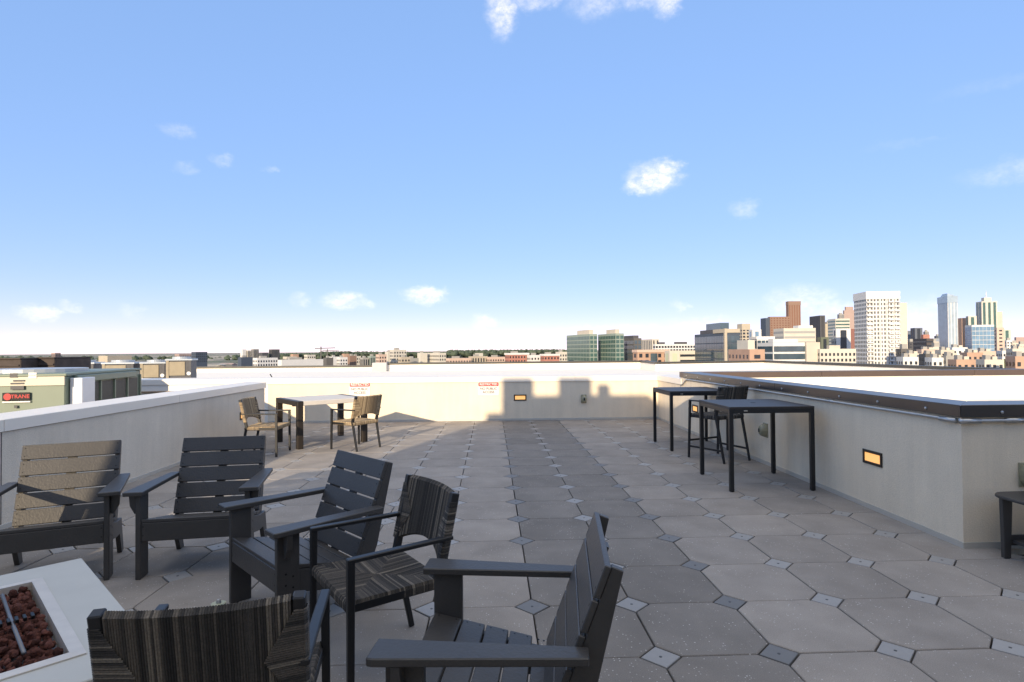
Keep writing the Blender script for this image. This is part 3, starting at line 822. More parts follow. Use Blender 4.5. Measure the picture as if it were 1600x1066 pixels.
# ------------------------------------------------------------------ tables
def bar_table(label, x0, x1, y0, y1, h):
    t = thing("bar_table", label, "table", ((x0 + x1) / 2, (y0 + y1) / 2, 0), 0, "black bar tables along the right wall")
    wx, wy = (x1 - x0) / 2, (y1 - y0) / 2
    b = MB(); b.box((0, 0, h - .011), (2 * wx - .004, 2 * wy - .004, .02), .003); b.build("table_top", M_btop, t)
    b = MB()
    for s in (-1, 1):
        b.box((0, s * (wy - .0125), h - .047), (2 * wx - .09, .022, .05), .002); b.box((s * (wx - .0125), 0, h - .047), (.022, 2 * wy - .09, .05), .002)
    b.build("apron", M_black, t)
    for sx in (-1, 1):
        for sy in (-1, 1):
            b = MB(); b.box((sx * (wx - .0235), sy * (wy - .0235), (h - .0215 + .006) / 2), (.045, .045, h - .0215 - .006), .004); b.build("leg", M_black, t)
            b = MB(); b.tube([(sx * (wx - .0235), sy * (wy - .0235), 0), (sx * (wx - .0235), sy * (wy - .0235), .008)], .018, 10); b.build("foot", M_black, t)
    b = MB(); b.tube([(0, 0, h - .002), (0, 0, h + .003)], .028, 16); b.build("hole_plug", M_black, t)
    b = MB(); b.box((-wx + .18, -wy + .0005, h - .045), (.04, .004, .012), .001); b.build("maker_plate", M_steel, t)
    return t
bar_table("black bar table nearest the camera, at the right wall", 2.575, 3.52, 6.215, 7.145, .925)
bar_table("farther black bar table, near the far right corner", 2.715, 3.635, 8.755, 9.71, .915)
# dining table: two dark end frames with a pale slab between
dt = thing("dining_table", "square dining table with pale slab top and dark end frames, by the far wall", "table", (-2.945, 10.15, 0), R(38.0))
WX, WY, HT = .60, .53, .765
for s in (-1, 1):
    for sy in (-1, 1):
        b = MB(); b.box((s * (WX - .045), sy * (WY - .045), (HT - .081) / 2), (.09, .09, HT - .081), .004); b.build("leg", M_bronze, dt)
    b = MB(); b.box((s * (WX - .045), 0, HT - .04), (.09, 2 * WY, .08), .004); b.build("end_rail", M_bronze, dt)
b = MB(); b.box((0, 0, HT - .038), (2 * WX - .184, 2 * WY - .01, .074), .006); b.build("table_slab", M_conct, dt)
b = MB(); b.box((0, 0, HT - .10), (2 * WX - .2, .05, .045), .003); b.build("under_rail", M_bronze, dt)
# side table at the right edge
sd = thing("side_table", "charcoal side table with a lower shelf at the right edge, before the end wall", "table", (4.05, 4.02, 0), R(2))
def rrect(w, d, r_, n=6):
    pts = []
    for (cx, cy, a0) in ((w / 2 - r_, d / 2 - r_, 0), (-w / 2 + r_, d / 2 - r_, 90), (-w / 2 + r_, -d / 2 + r_, 180), (w / 2 - r_, -d / 2 + r_, 270)):
        for i in range(n + 1):
            a = R(a0 + 90 * i / n); pts.append((cx + r_ * math.cos(a), cy + r_ * math.sin(a)))
    return pts
b = MB(); b.prism(rrect(.64, .52, .13, 8), 'z', .440, .462); b.build("table_top", M_hdpe, sd, bevel=.006)
for sx in (-1, 1):
    for sy in (-1, 1):
        b = MB(); b.prism([(sx * .295, .4365), (sx * .215, .4365), (sx * .235, 0), (sx * .285, 0)][:: sx], 'y', sy * .16 - .017, sy * .16 + .017); b.build("leg", M_hdpe, sd, bevel=.003)
b = MB(); b.box((0, 0, .125), (.46, .28, .022), .003); b.build("shelf", M_hdpe, sd)
b = MB(); b.box((0, -.17, .125), (.44, .022, .075), .003); b.box((0, .17, .125), (.44, .022, .075), .003); b.build("shelf_rail", M_hdpe, sd)
# fire table
ft = thing("fire_table", "pale concrete fire table with lava rocks and steel burner at the lower left", "table", (-2.29, 3.33, 0), R(-46))
FL, FW_, FH = 1.50, .74, .42          # along local x, local -y is away from the corner toward the left of the picture
PX0, PX1, PY0, PY1 = .212, 1.285, -.198, -.53
def slab(b, x0, x1, y0, y1, z0, z1, bev=.006): b.box(((x0 + x1) / 2, (y0 + y1) / 2, (z0 + z1) / 2), (abs(x1 - x0), abs(y1 - y0), z1 - z0), bev)
b = MB()
outer = [(0, 0), (FL, 0), (FL, -FW_), (0, -FW_)]; inner = [(PX0 + .02, PY0 - .02), (PX1 - .02, PY0 - .02), (PX1 - .02, PY1 + .02), (PX0 + .02, PY1 + .02)]
vs = []
for z in (FH - .055, FH): vs += [(x, y, z) for x, y in outer] + [(x, y, z) for x, y in inner]
fs = []
for i in range(4):
    j = (i + 1) % 4
    fs += [[8 + i, 8 + j, 12 + j, 12 + i], [i, 4 + i, 4 + j, j], [i, j, 8 + j, 8 + i], [4 + i, 12 + i, 12 + j, 4 + j]]
b.add(vs, fs); b.build("table_top", M_conc, ft, bevel=.004)
b = MB(); slab(b, .08, FL - .08, -.08, -FW_ + .08, 0, FH - .20); b.build("base", M_conc, ft)
b = MB(); slab(b, .10, FL - .10, -.1, -.12, FH - .20, FH - .055, 0); slab(b, .10, FL - .10, -FW_ + .12, -FW_ + .1, FH - .20, FH - .055, 0)
slab(b, .10, .12, -.12, -FW_ + .12, FH - .20, FH - .055, 0); slab(b, FL - .12, FL - .10, -.12, -FW_ + .12, FH - .20, FH - .055, 0); b.build("base_skirt", M_conc, ft)
b = MB(); rim = .046; zt_ = FH + .006
def ring4(x0, y0, x1, y1, z): return [(x0, y0, z), (x1, y0, z), (x1, y1, z), (x0, y1, z)]
vs = ring4(PX0, PY0, PX1, PY1, FH + .001) + ring4(PX0, PY0, PX1, PY1, zt_) + ring4(PX0 + rim, PY0 - rim, PX1 - rim, PY1 + rim, zt_ + .002) + ring4(PX0 + rim, PY0 - rim, PX1 - rim, PY1 + rim, FH - .06)
fs = []
for r_ in (0, 4, 8):
    fs += [[r_ + i, r_ + (i + 1) % 4, r_ + 4 + (i + 1) % 4, r_ + 4 + i] for i in range(4)]
b.add(vs, fs); b.build("pan_rim", M_stain, ft)
pan = MB(); pan.box(((PX0 + PX1) / 2, (PY0 + PY1) / 2, FH - .075), (PX1 - PX0 - .05, PY0 - PY1 - .05, .03)); pan = pan.build("burner_pan", M_pan, ft)
bx0 = PX0 + .16; byc = (PY0 + PY1) / 2
b = MB(); b.tube([(bx0, byc, FH + .012), (bx0 + .3, byc, FH + .004), (PX1 - .16, byc, FH + .010)], .0075, 10)
b.build("burner_tube", M_pan, ft, smooth=True)
b = MB()
for i in range(6): b.box(((PX0 + PX1) / 2 + .02, byc - .065 + i * .026, FH + .018), (.05, .012, .016), .002)
b.build("burner_fins", M_screw, ft)
rocks = []
for v in range(5):
    bm = bmesh.new(); bmesh.ops.create_icosphere(bm, subdivisions=2, radius=1)
    rr_ = random.Random(v + 40); ph = [Vector((rr_.uniform(-1, 1), rr_.uniform(-1, 1), rr_.uniform(-1, 1))).normalized() for _ in range(9)]
    am = [rr_.uniform(-.5, .35) for _ in range(9)]
    for vt in bm.verts:
        d = vt.co.normalized(); k = 1 + sum(a * max(0, d.dot(p)) ** 3 for a, p in zip(am, ph)) + rr_.uniform(-.13, .13)
        vt.co = d * k
    me = bpy.data.meshes.new("lava_rock"); bm.to_mesh(me); bm.free(); me.materials.append(M_lava)
    for p in me.polygons: p.use_smooth = False
    rocks.append(me)
rr_ = random.Random(11)
nrock = 0
for layer in range(2):
    nx_, ny_ = (30, 8) if layer == 0 else (18, 5)
    for i in range(nx_):
        for j in range(ny_):
            if nrock >= 298: break
            x = PX0 + rim + .018 + (i + .5 * (j % 2) + rr_.uniform(-.25, .25)) * (PX1 - PX0 - 2 * rim - .036) / nx_
            y = PY0 - rim - .012 - (j + .5 + rr_.uniform(-.25, .25)) * (PY0 - PY1 - 2 * rim - .024) / ny_
            if layer == 1 and (abs(y - byc) < .024 or rr_.random() < .35): continue
            rad = rr_.uniform(.0115, .019)
            o = link("lava_rock", rocks[rr_.randrange(5)], None, pan, loc=(x, y, FH - .036 + layer * .022 + rr_.uniform(-.006, .008)))
            o.scale = (rad * rr_.uniform(.85, 1.25), rad * rr_.uniform(.85, 1.2), rad * rr_.uniform(.75, 1.0)); o.rotation_euler = (rr_.uniform(0, 6), rr_.uniform(0, 6), rr_.uniform(0, 6)); nrock += 1
# small can on the deck behind the near rope chair
cn = thing("olive_can", "small olive can with pale rim standing on the deck behind the near rope chair", "can", (-1.54, 3.33, 0))
b = MB(); b.tube([(0, 0, 0), (0, 0, .145)], .037, 20); b.build("body", M_olive, cn, smooth=False)
b = MB(); b.tube([(0, 0, .1452), (0, 0, .152), (0, 0, .1535), (0, 0, .148)], [.039, .039, .033, .031], 20, cap=False); b.build("rim", M_rim, cn)
b = MB(); b.tube([(0, 0, .1452), (0, 0, .158), (0, 0, .172), (0, 0, .174)], [.014, .014, .009, .004], 12); b.build("knob", M_steel, cn)

# ------------------------------------------------------------------ rooftop machines beyond the left wall
M_acg = mat("unit_green_grey", (116, 128, 112), rough=.45, var=.05, vscale=3, stain=.06)
M_acc = mat("unit_cream", (196, 190, 170), rough=.45, var=.03, vscale=3)
M_acd = mat("coil_dark", (70, 68, 60), rough=.6, var=.25, vscale=12, grain=(1, 1, 14))
M_act = mat("unit_top_grey", (176, 182, 186), rough=.35, metal=.3, var=.05)
M_rust = mat("rusty_louvre", (74, 64, 58), rough=.8, var=.3, vscale=6, stain=.35, stain_scale=4)
M_tan = mat("condenser_tan", (146, 134, 110), rough=.6, var=.12)
M_dgr = mat("condenser_dark", (70, 70, 72), rough=.55, var=.15, vscale=10)
ac = thing("rooftop_unit", "large pale green rooftop cooling unit with a red badge, beyond the left wall", "air conditioner", (-5.62, 7.85, .1), R(11))
# local: corner nearest the camera at origin, front face along -x, side face along +y
AW, AD, AH = 1.75, 2.45, 1.16
b = MB(); b.box((-AW / 2, AD / 2, AH / 2), (AW, AD, AH), .012); b.build("cabinet", M_acg, ac)
b = MB(); b.box((-AW / 2, -.008, AH - .06), (AW, .02, .12), .004); b.box((-.99, -.008, AH / 2 - .062), (.20, .02, AH - .126), .004); b.build("cream_trim", M_acc, ac)
b = MB(); b.box((-AW / 2, AD / 2, AH + .018), (AW + .05, AD + .05, .036), .008); b.build("lid", M_acg, ac)
b = MB(); b.tube([(-AW / 2 + .1, AD * .38, AH + .036), (-AW / 2 + .1, AD * .38, AH + .085)], .60, 32); b.build("fan_guard", M_act, ac)
for i in range(4):
    y = .52 + i * .47
    b = MB(); b.box((.004, y + .2, AH * .47), (.012, .40, AH * .86)); b.build("coil_panel", M_acd, ac)
    b = MB(); b.box((.014, y - .025, AH * .48), (.03, .035, AH * .92), .004); b.build("corner_post", M_acg, ac)
b = MB(); b.box((.014, AD - .02, AH * .48), (.03, .035, AH * .92), .004); b.build("corner_post", M_acg, ac)
b = MB(); b.box((.03, AD * .48, AH - .05), (.06, AD - .5, .10), .01); b.build("side_hood", M_acg, ac)
b = MB(); b.box((.085, .27, .90), (.15, .36, .46), .008); b.build("control_box", mat("control_box_white", (214, 217, 220), rough=.4, var=.03), ac)
b = MB(); b.tube([(.1, .49, .92), (.1, .53, .96), (.1, .53, .4)], .02, 8); b.build("cable", M_screw, ac, smooth=True)
b = MB(); b.box((-0.540, -.022, 0.905), (.31, .008, .105), .003); b.build("badge", M_screw, ac)
b = MB(); b.tube([(-0.635, -.026, 0.905), (-0.635, -.031, 0.905)], .044, 20); b.build("badge_disc", M_signr, ac)
o = link("badge_letters", text_mesh("TRANE", .066, "badge_letters"), M_signr, ac, loc=(-0.495, -.0275, 0.905)); o.rotation_euler = (R(90), 0, 0)
b = MB(); b.box((-0.540, -.022, 0.837), (.31, .006, .018)); b.box((-0.360, -.022, 1.175), (.09, .006, .075)); b.box((-0.510, -.022, 0.555), (.16, .006, .13)); b.build("white_label", M_signw, ac)
b = MB()
for (x, z, w, h) in ((-0.570, 1.180, .085, .055), (-0.510, 1.110, .13, .02), (-0.530, 1.075, .15, .02), (-0.530, 1.020, .15, .05), (-0.545, 0.775, .035, .035)): b.box((x, -.0225, z), (w, .007, h))
b.build("notice_label", M_dgr, ac, kind="stuff")
def dark_unit(label, px0, px1, ytop, dist, dep, h_=1.3):
    a0, a1 = azim(px0), azim(px1); zt = height_at((px0 + px1) / 2, ytop, dist)
    x0, x1 = math.tan(a0) * dist * math.cos(a0), math.sin(a1) * dist
    y0 = math.cos((a0 + a1) / 2) * dist
    w = x1 - math.sin(a0) * dist
    t = thing("louvred_unit", label, "machine", ((x0 + x1) / 2, y0 + dep / 2, zt - h_), R(2), "rusty louvred roof units at the left")
    b = MB(); b.box((0, 0, h_ / 2), (w * .985, dep, h_), .01); b.build("cabinet", M_rust, t)
    n = 14
    for i in range(n):
        b = MB(); b.box((0, -dep / 2 - .008, h_ * (.06 + .86 * i / (n - 1))), (w * .9, .022, .03), .003); b.build("louvre", M_rust, t)
    b = MB(); b.box((0, 0, h_ + .012), (w * 1.0, dep + .04, .024), .004); b.build("lid", M_rust, t)
dark_unit("rusty dark louvred unit at the extreme left behind the cooling unit", -40, 47, 562, 13.2, 1.0)
dark_unit("rusty dark louvred unit, right one of the pair behind the cooling unit", 49, 91, 560.5, 13.3, 1.0)
def condenser(label, px0, px1, ytop, dist):
    a0, a1 = azim(px0), azim(px1); am = (a0 + a1) / 2; zt = height_at((px0 + px1) / 2, ytop, dist)
    w = (a1 - a0) * dist; h_ = zt - .29
    t = thing("condenser", label, "air conditioner", (math.sin(am) * dist, math.cos(am) * dist + w * .3, .29), R(14), "row of condensers on the roof at the left")
    w *= .80
    b = MB(); b.box((0, 0, h_ / 2), (w, w, h_), .015); b.build("cabinet", M_dgr, t)
    b = MB(); b.box((-w * .1, -w / 2 - .008, h_ * .80), (w * .7, .016, h_ * .34), .003); b.build("tan_panel", M_tan, t)
    for sx in (-1, 1):
        b = MB(); b.box((sx * (w / 2 - .03), -w / 2 - .012, h_ / 2), (.07, .03, h_), .004); b.build("corner_post", M_tan if sx < 0 else M_dgr, t)
    b = MB(); b.box((0, 0, h_ + .02), (w + .06, w + .06, .045), .01); b.build("lid", M_act, t)
    b = MB(); b.tube([(0, 0, h_ + .04), (0, 0, h_ + .10)], w * .38, 24); b.build("fan_guard", M_act, t)
    b = MB(); b.tube([(w * .41, -w / 2 - .026, h_ * .68), (w * .41, -w / 2 - .034, h_ * .68)], .05, 12); b.build("white_badge", M_signw, t)
condenser("leftmost condenser of the row, right of the rusty units", 92, 152, 569, 19)
condenser("second condenser of the row, partly behind the cooling unit", 150, 214, 569, 18.4)
condenser("third condenser of the row, with white badge", 212, 261, 568.5, 18.2)
condenser("tallest condenser at the right end of the row", 252, 302, 563.5, 17.6)

# ------------------------------------------------------------------ city: ground, trees, buildings
GZ = -34.0
def city_ground():
    b = MB(); b.add([(-30000, 60, GZ), (30000, 60, GZ), (30000, 30000, GZ), (-30000, 30000, GZ), (-30000, -3000, GZ), (30000, -3000, GZ)], [(0, 1, 2, 3), (4, 5, 1, 0)])
    M_ = mat("city_ground", (128, 124, 112), rough=.95)
    N, L = M_.node_tree.nodes, M_.node_tree.links
    co = N.new("ShaderNodeTexCoord"); n = N.new("ShaderNodeTexNoise"); n.inputs["Scale"].default_value = .006; n.inputs["Detail"].default_value = 10; n.inputs["Roughness"].default_value = .75
    L.new(co.outputs["Object"], n.inputs["Vector"])
    rp = N.new("ShaderNodeValToRGB"); L.new(n.outputs["Fac"], rp.inputs[0]); e = rp.color_ramp.elements
    e[0].position = .40; e[0].color = (*srgb(84, 96, 74), 1); e[1].position = .60; e[1].color = (*srgb(176, 166, 148), 1)
    k = e.new(.5); k.color = (*srgb(120, 118, 108), 1)
    L.new(rp.outputs[0], N["Principled BSDF"].inputs["Base Color"])
    o = b.build("ground", M_); o["kind"] = "structure"
city_ground()
# our own building under the roofs
b = MB(); b.box((-14, 10, GZ / 2 - .2), (66, 57, -GZ - .6)); o = b.build("own_building", M_stucco); o["kind"] = "structure"

def leafy(name, n, rad, seed, flat=.8):
    r_ = random.Random(seed); b = MB()
    for _ in range(n):
        while True:
            p = Vector((r_.uniform(-1, 1), r_.uniform(-1, 1), r_.uniform(-1, 1)))
            if .25 < p.length < 1 + .25 * math.sin(5 * p.x + seed) * math.cos(4 * p.y): break
        p = Vector((p.x * rad, p.y * rad, p.z * rad * flat)); s_ = rad * r_.uniform(.10, .2)
        a = Vector((r_.gauss(0, 1), r_.gauss(0, 1), r_.gauss(0, 1))).normalized(); c_ = a.cross(Vector((r_.gauss(0, 1), r_.gauss(0, 1), r_.gauss(0, 1)))).normalized(); d = a.cross(c_)
        b.add([p + c_ * s_, p + d * s_ * .8, p - c_ * s_, p - d * s_ * .8], [(0, 1, 2, 3)])
    return b
M_leaf = mat("tree_leaves", (74, 92, 52), rough=.8, spec=.2, var=.4, vscale=.5, rand=.15)
M_wood = mat("far_wood_leaves", (78, 88, 74), rough=.9, spec=.1, var=.3, vscale=.02)
M_trunk = mat("tree_trunk", (92, 76, 60), rough=.9, var=.2)
crowns = [leafy("crown", 420, 4.2, i).mesh("crown") for i in range(3)]
for c_ in crowns: c_.materials.append(M_leaf)
tk = MB(); tk.tube([(0, 0, 0), (.1, 0, 2.5), (.3, .1, 5.5)], [.35, .25, .12], 8); tk.tube([(.05, 0, 2.2), (1.2, .3, 4.6)], [.16, .06], 6); tk.tube([(.05, 0, 2.6), (-1.1, -.3, 4.8)], [.15, .05], 6); trunk_me = tk.mesh("trunk"); trunk_me.materials.append(M_trunk)
def tree(label, px, ytop, dist, sc_, i, grp):
    a = azim(px); zt = height_at(px, ytop, dist)
    t = thing("street_tree", label, "tree", (math.sin(a) * dist, math.cos(a) * dist, zt - 10.2 * sc_), i * 1.3, grp); t.scale = (sc_, sc_, sc_)
    link("trunk", trunk_me, None, t); link("crown", crowns[i % 3], None, t, loc=(.1, 0, 7))
for i, (px, y, d) in enumerate(((1553, 566, 300), (1563, 563, 315), (1573, 565, 290), (1583, 562, 330), (1545, 568, 280), (1592, 567, 285))):
    tree(("leftmost", "second", "third", "fourth", "smallest near", "rightmost")[i] + " green street tree among the low buildings at the right edge", px, y, d, .9 + .1 * (i % 3), i, "street trees at the right")
# far wood on the low ridge
def far_wood():
    r_ = random.Random(5); bm = bmesh.new()
    bmesh.ops.create_icosphere(bm, subdivisions=1, radius=1); vv = [v.co.copy() for v in bm.verts]; ff = [[v.index for v in f.verts] for f in bm.faces]; bm.free()
    b = MB()
    for i in range(2600):
        px = r_.uniform(400, 900) if r_.random() < .94 else r_.uniform(-20, 420)
        prof = 4.5 if px < 420 else (3.0 if px < 500 else (1.6 + 1.2 * math.sin(px * .021) if px < 700 else -.2))
        dist = r_.uniform(1700, 2300); a = azim(px)
        hz = 553.0 - .0071 * px
        zt = height_at(px, hz + prof - 1.2 + r_.uniform(0, 5), dist)
        s_ = r_.uniform(3.5, 8)
        p = Vector((math.sin(a) * dist, math.cos(a) * dist, zt - s_))
        k = [r_.uniform(.75, 1.25) for _ in vv]
        b.add([p + Vector((v.x * s_ * 1.3, v.y * s_ * 1.3, v.z * s_)) * q_ for v, q_ in zip(vv, k)], ff)
    o = b.build("far_wood", M_wood); o["kind"] = "stuff"; o["label"] = "dark green band of trees along the low ridge at the horizon"
far_wood()
# the ridge that carries the wood and the far suburbs
rb = MB(); pts_ = []
for i in range(41):
    px = -60 + i * 25; a = azim(px); hz = 553.0 - .0071 * px
    d0, d1 = 1500, 2400
    h1 = height_at(px, hz + (5 if px < 420 else 3 if px < 650 else 2.0), d1)
    pts_ += [(math.sin(a) * d0, math.cos(a) * d0, GZ + 2), (math.sin(a) * d1, math.cos(a) * d1, h1), (math.sin(a) * 2900, math.cos(a) * 2900, GZ)]
rb.add(pts_, [[3 * i, 3 * i + 3, 3 * i + 4, 3 * i + 1] for i in range(40)] + [[3 * i + 1, 3 * i + 4, 3 * i + 5, 3 * i + 2] for i in range(40)])
o = rb.build("ridge", bpy.data.materials["city_ground"]); o["kind"] = "structure"

BM = {}
def bmat(key, col, rough=.7, **k):
    if key not in BM: BM[key] = mat("facade_" + key, col, rough=rough, **k)
    return BM[key]
G_dark = mat("window_dark", (46, 50, 56), rough=.25, spec=.6)
G_teal = mat("glass_teal", (64, 92, 86), rough=.12, spec=.8, var=.25, vscale=.35)
G_blue = mat("glass_blue", (104, 134, 158), rough=.1, spec=.8, var=.22, vscale=.3)
G_navy = mat("glass_dark", (62, 78, 88), rough=.08, spec=.9, var=.3, vscale=.2)
G_pale = mat("glass_pale", (148, 163, 175), rough=.12, spec=.8, var=.15, vscale=.2)

def building(name, label, px0, pxm, px1, ytop, dist, wall, style="grid", glass=None, phi=None, floors=3.4, bay=3.6, fx=.55, fz=.55, roof=(), cat="building", zbase=GZ, crown=None, sides=True, grp=None):
    """box seen between two pixel columns with its near corner at pxm; phi = heading of the right-hand face"""
    am, a0, a1 = azim(pxm), azim(px0), azim(px1)
    Cn = Vector((math.sin(am) * dist, math.cos(am) * dist, 0))
    phi = am + R(25) if phi is None else R(phi)
    d_r = Vector((math.cos(phi), math.sin(phi) * 1.0, 0)) if False else Vector((math.cos(phi - am + 0) , 0, 0))
    # right face runs along heading h (from the near corner), left face perpendicular to it
    fwd = Vector((math.sin(am), math.cos(am), 0)); rgt = Vector((math.cos(am), -math.sin(am), 0))
    q_ = phi - am                                         # turn of the right face away from the line square to the sight line
    dr = rgt * math.cos(q_) + fwd * math.sin(q_); dl = -rgt * math.sin(q_) + fwd * math.cos(q_)
    def reach(d, a):
        n_ = Vector((math.cos(a), -math.sin(a), 0)); den = d.dot(n_)
        return max(6.0, -Cn.dot(n_) / den) if abs(den) > 1e-3 else 20.0
    lr = reach(dr, a1) if px1 - pxm > .6 else 22.0
    ll = reach(dl, a0) if pxm - px0 > .6 else max(16.0, min(lr * .8, 40))
    ll = min(ll, 90)
    zt = height_at(pxm, ytop, dist)
    t = thing(name, label, cat, (Cn.x, Cn.y, zbase), 0, grp)
    H = zt - zbase
    M_ = Matrix((dr, dl, Vector((0, 0, 1)))).transposed().to_4x4()
    def P(u_, v_, z): return dr * u_ + dl * v_ + Vector((0, 0, z))
    b = MB(); b.add([P(0, 0, 0), P(lr, 0, 0), P(lr, ll, 0), P(0, ll, 0), P(0, 0, H), P(lr, 0, H), P(lr, ll, H), P(0, ll, H)], [(0, 1, 5, 4), (1, 2, 6, 5), (2, 3, 7, 6), (3, 0, 4, 7), (4, 5, 6, 7), (3, 2, 1, 0)])
    b.build("walls", wall, t)
    glass = glass or G_dark
    W = MB(); z_lo = max(3.0, -12 - zbase)
    def face(org, d, n_, L_):
        nz = max(1, int((H - z_lo - 1.2) / floors)); nx = max(1, int(L_ / bay))
        if style == "none": return
        for iz in range(nz):
            z0 = H - 1.2 - (iz + 1) * floors + floors * (1 - fz) / 2; z1 = z0 + floors * fz
            if style == "band": cols = [(L_ * .02, L_ * .98)]
            elif style == "strip": cols = []
            else: cols = [(L_ * (i + .5 - fx / 2) / nx, L_ * (i + .5 + fx / 2) / nx) for i in range(nx)]
            for (u0, u1) in cols:
                W.add([org + d * u0 + n_ * .12 + Vector((0, 0, z0)), org + d * u1 + n_ * .12 + Vector((0, 0, z0)), org + d * u1 + n_ * .12 + Vector((0, 0, z1)), org + d * u0 + n_ * .12 + Vector((0, 0, z1))], [(0, 1, 2, 3)])
        if style == "strip":
            for i in range(nx):
                u0, u1 = L_ * (i + .5 - fx / 2) / nx, L_ * (i + .5 + fx / 2) / nx
                W.add([org + d * u0 + n_ * .12 + Vector((0, 0, z_lo)), org + d * u1 + n_ * .12 + Vector((0, 0, z_lo)), org + d * u1 + n_ * .12 + Vector((0, 0, H - 1.5)), org + d * u0 + n_ * .12 + Vector((0, 0, H - 1.5))], [(0, 1, 2, 3)])
    face(Vector((0, 0, 0)), dr, -dl, lr); face(Vector((0, 0, 0)), dl, -dr, ll)
    if W.f: W.build("windows", glass, t, kind="stuff")
    # parapet rim and roof boxes
    if crown:
        cm, ch = crown
        b = MB(); b.add([P(-.4, -.4, H - ch), P(lr + .4, -.4, H - ch), P(lr + .4, ll + .4, H - ch), P(-.4, ll + .4, H - ch), P(-.4, -.4, H + .3), P(lr + .4, -.4, H + .3), P(lr + .4, ll + .4, H + .3), P(-.4, ll + .4, H + .3)], [(0, 1, 5, 4), (1, 2, 6, 5), (2, 3, 7, 6), (3, 0, 4, 7), (4, 5, 6, 7), (3, 2, 1, 0)]); b.build("crown_band", cm, t)
    for (u0, u1, v0, v1, h_, rm) in roof:
        b = MB(); zb_, z1_ = H - .05, H + h_
        b.add([P(lr * u0, ll * v0, zb_), P(lr * u1, ll * v0, zb_), P(lr * u1, ll * v1, zb_), P(lr * u0, ll * v1, zb_), P(lr * u0, ll * v0, z1_), P(lr * u1, ll * v0, z1_), P(lr * u1, ll * v1, z1_), P(lr * u0, ll * v1, z1_)], [(0, 1, 5, 4), (1, 2, 6, 5), (2, 3, 7, 6), (3, 0, 4, 7), (4, 5, 6, 7), (3, 2, 1, 0)]); b.build("roof_house", rm, t)
    return t, P, lr, ll, H
f_cream = bmat("cream", (190, 185, 173), var=.06, vscale=.2); f_white = bmat("white", (204, 203, 200), var=.05, vscale=.2)
f_grey = bmat("grey", (150, 148, 142), var=.08, vscale=.2); f_conc = bmat("concrete", (186, 178, 164), var=.06, vscale=.2)
f_brick = bmat("brick", (170, 140, 120), var=.1, vscale=.3); f_brown = bmat("brown", (132, 108, 94), var=.06, vscale=.2)
f_red = bmat("red_brick", (164, 114, 100), var=.1, vscale=.3); f_dark = bmat("dark", (74, 74, 78), var=.1, vscale=.2)
f_char = bmat("charcoal", (88, 86, 84), var=.08, vscale=.2); f_mauve = bmat("mauve", (160, 140, 132), var=.06, vscale=.2)
f_green = bmat("green_grey", (136, 148, 138), var=.06, vscale=.2); f_tan = bmat("tan", (172, 162, 144), var=.06, vscale=.2)
f_navy = bmat("navy", (66, 76, 90), var=.08, vscale=.2); f_pink = bmat("pink", (192, 168, 152), var=.08, vscale=.2)
D = building
# green glass condominiums left of the skyline
D("glass_condominium", "green glass condominium tower, left one of the pair", 885.5, 921.5, 931.5, 522, 420, f_green, "grid", G_teal, phi=None, floors=3.1, bay=2.6, fx=.8, fz=.75, roof=((.25, .8, .1, .6, 3.2, f_conc),))
D("glass_condominium", "green glass condominium tower with pale balconies, right one of the pair", 934.5, 962, 975, 521, 415, f_green, "grid", G_teal, floors=3.1, bay=2.6, fx=.8, fz=.75, roof=((.2, .7, .1, .6, 3.0, f_conc),))
t, P, lr, ll, H = D("office_block", "dark grey gridded office block beside the green towers", 971, 990.5, 995.8, 528.5, 430, f_char, "grid", G_navy, floors=3.6, bay=2.4, fx=.7, fz=.7, roof=((.1, .8, .1, .9, 2.0, f_dark),))
D("apartment_block", "pale apartment block right of the dark gridded office", 1001, 1019, 1030, 530, 700, f_conc, "strip", G_dark, floors=3.2, bay=4.2, fx=.35)
D("long_block", "long dark windowed block with white top storey", 1022, 1024, 1087, 538, 640, f_white, "grid", G_dark, phi=None, floors=3.6, bay=3.2, fx=.72, fz=.62, roof=((.1, .25, .2, .6, 2.2, f_dark), (.5, .8, .2, .6, 2.4, f_dark)))
t, P, lr, ll, H = D("civic_building", "orange brick building with dark glass entrance in front of the long block", 994, 996, 1045, 547.5, 330, f_brick, "grid", G_dark, floors=3.6, bay=3.4, fx=.5, fz=.6, crown=(f_pink, 1.2))
b = MB(); b.add([P(lr * .40, -.5, H - 9.5), P(lr * .62, -.5, H - 9.5), P(lr * .62, -.5, H - 1.8), P(lr * .40, -.5, H - 1.8)], [(0, 1, 2, 3)]); b.build("glass_entrance", G_navy, t)
D("pale_block", "pale green and cream low block right of the orange brick building", 1045, 1046, 1062, 548, 325, f_cream, "strip", bmat("pale_green", (176, 184, 160)), bay=4, fx=.45)
D("parking_structure", "cream parking structure with dark open decks", 1061.5, 1062, 1086, 548, 330, f_cream, "band", G_dark, floors=3.0, fz=.42)
t, P, lr, ll, H = D("glass_office", "large dark glass office with cream corner column", 1085.6, 1133.5, 1156, 520, 300, f_navy, "grid", G_navy, phi=None, floors=3.9, bay=1.9, fx=.9, fz=.86)
b = MB(); b.add([P(-.5, -.5, 0), P(.7, -.5, 0), P(.7, .7, 0), P(-.5, .7, 0), P(-.5, -.5, H + 2), P(.7, -.5, H + 2), P(.7, .7, H + 2), P(-.5, .7, H + 2)], [(0, 1, 5, 4), (1, 2, 6, 5), (2, 3, 7, 6), (3, 0, 4, 7), (4, 5, 6, 7)]); b.build("corner_column", f_tan, t)
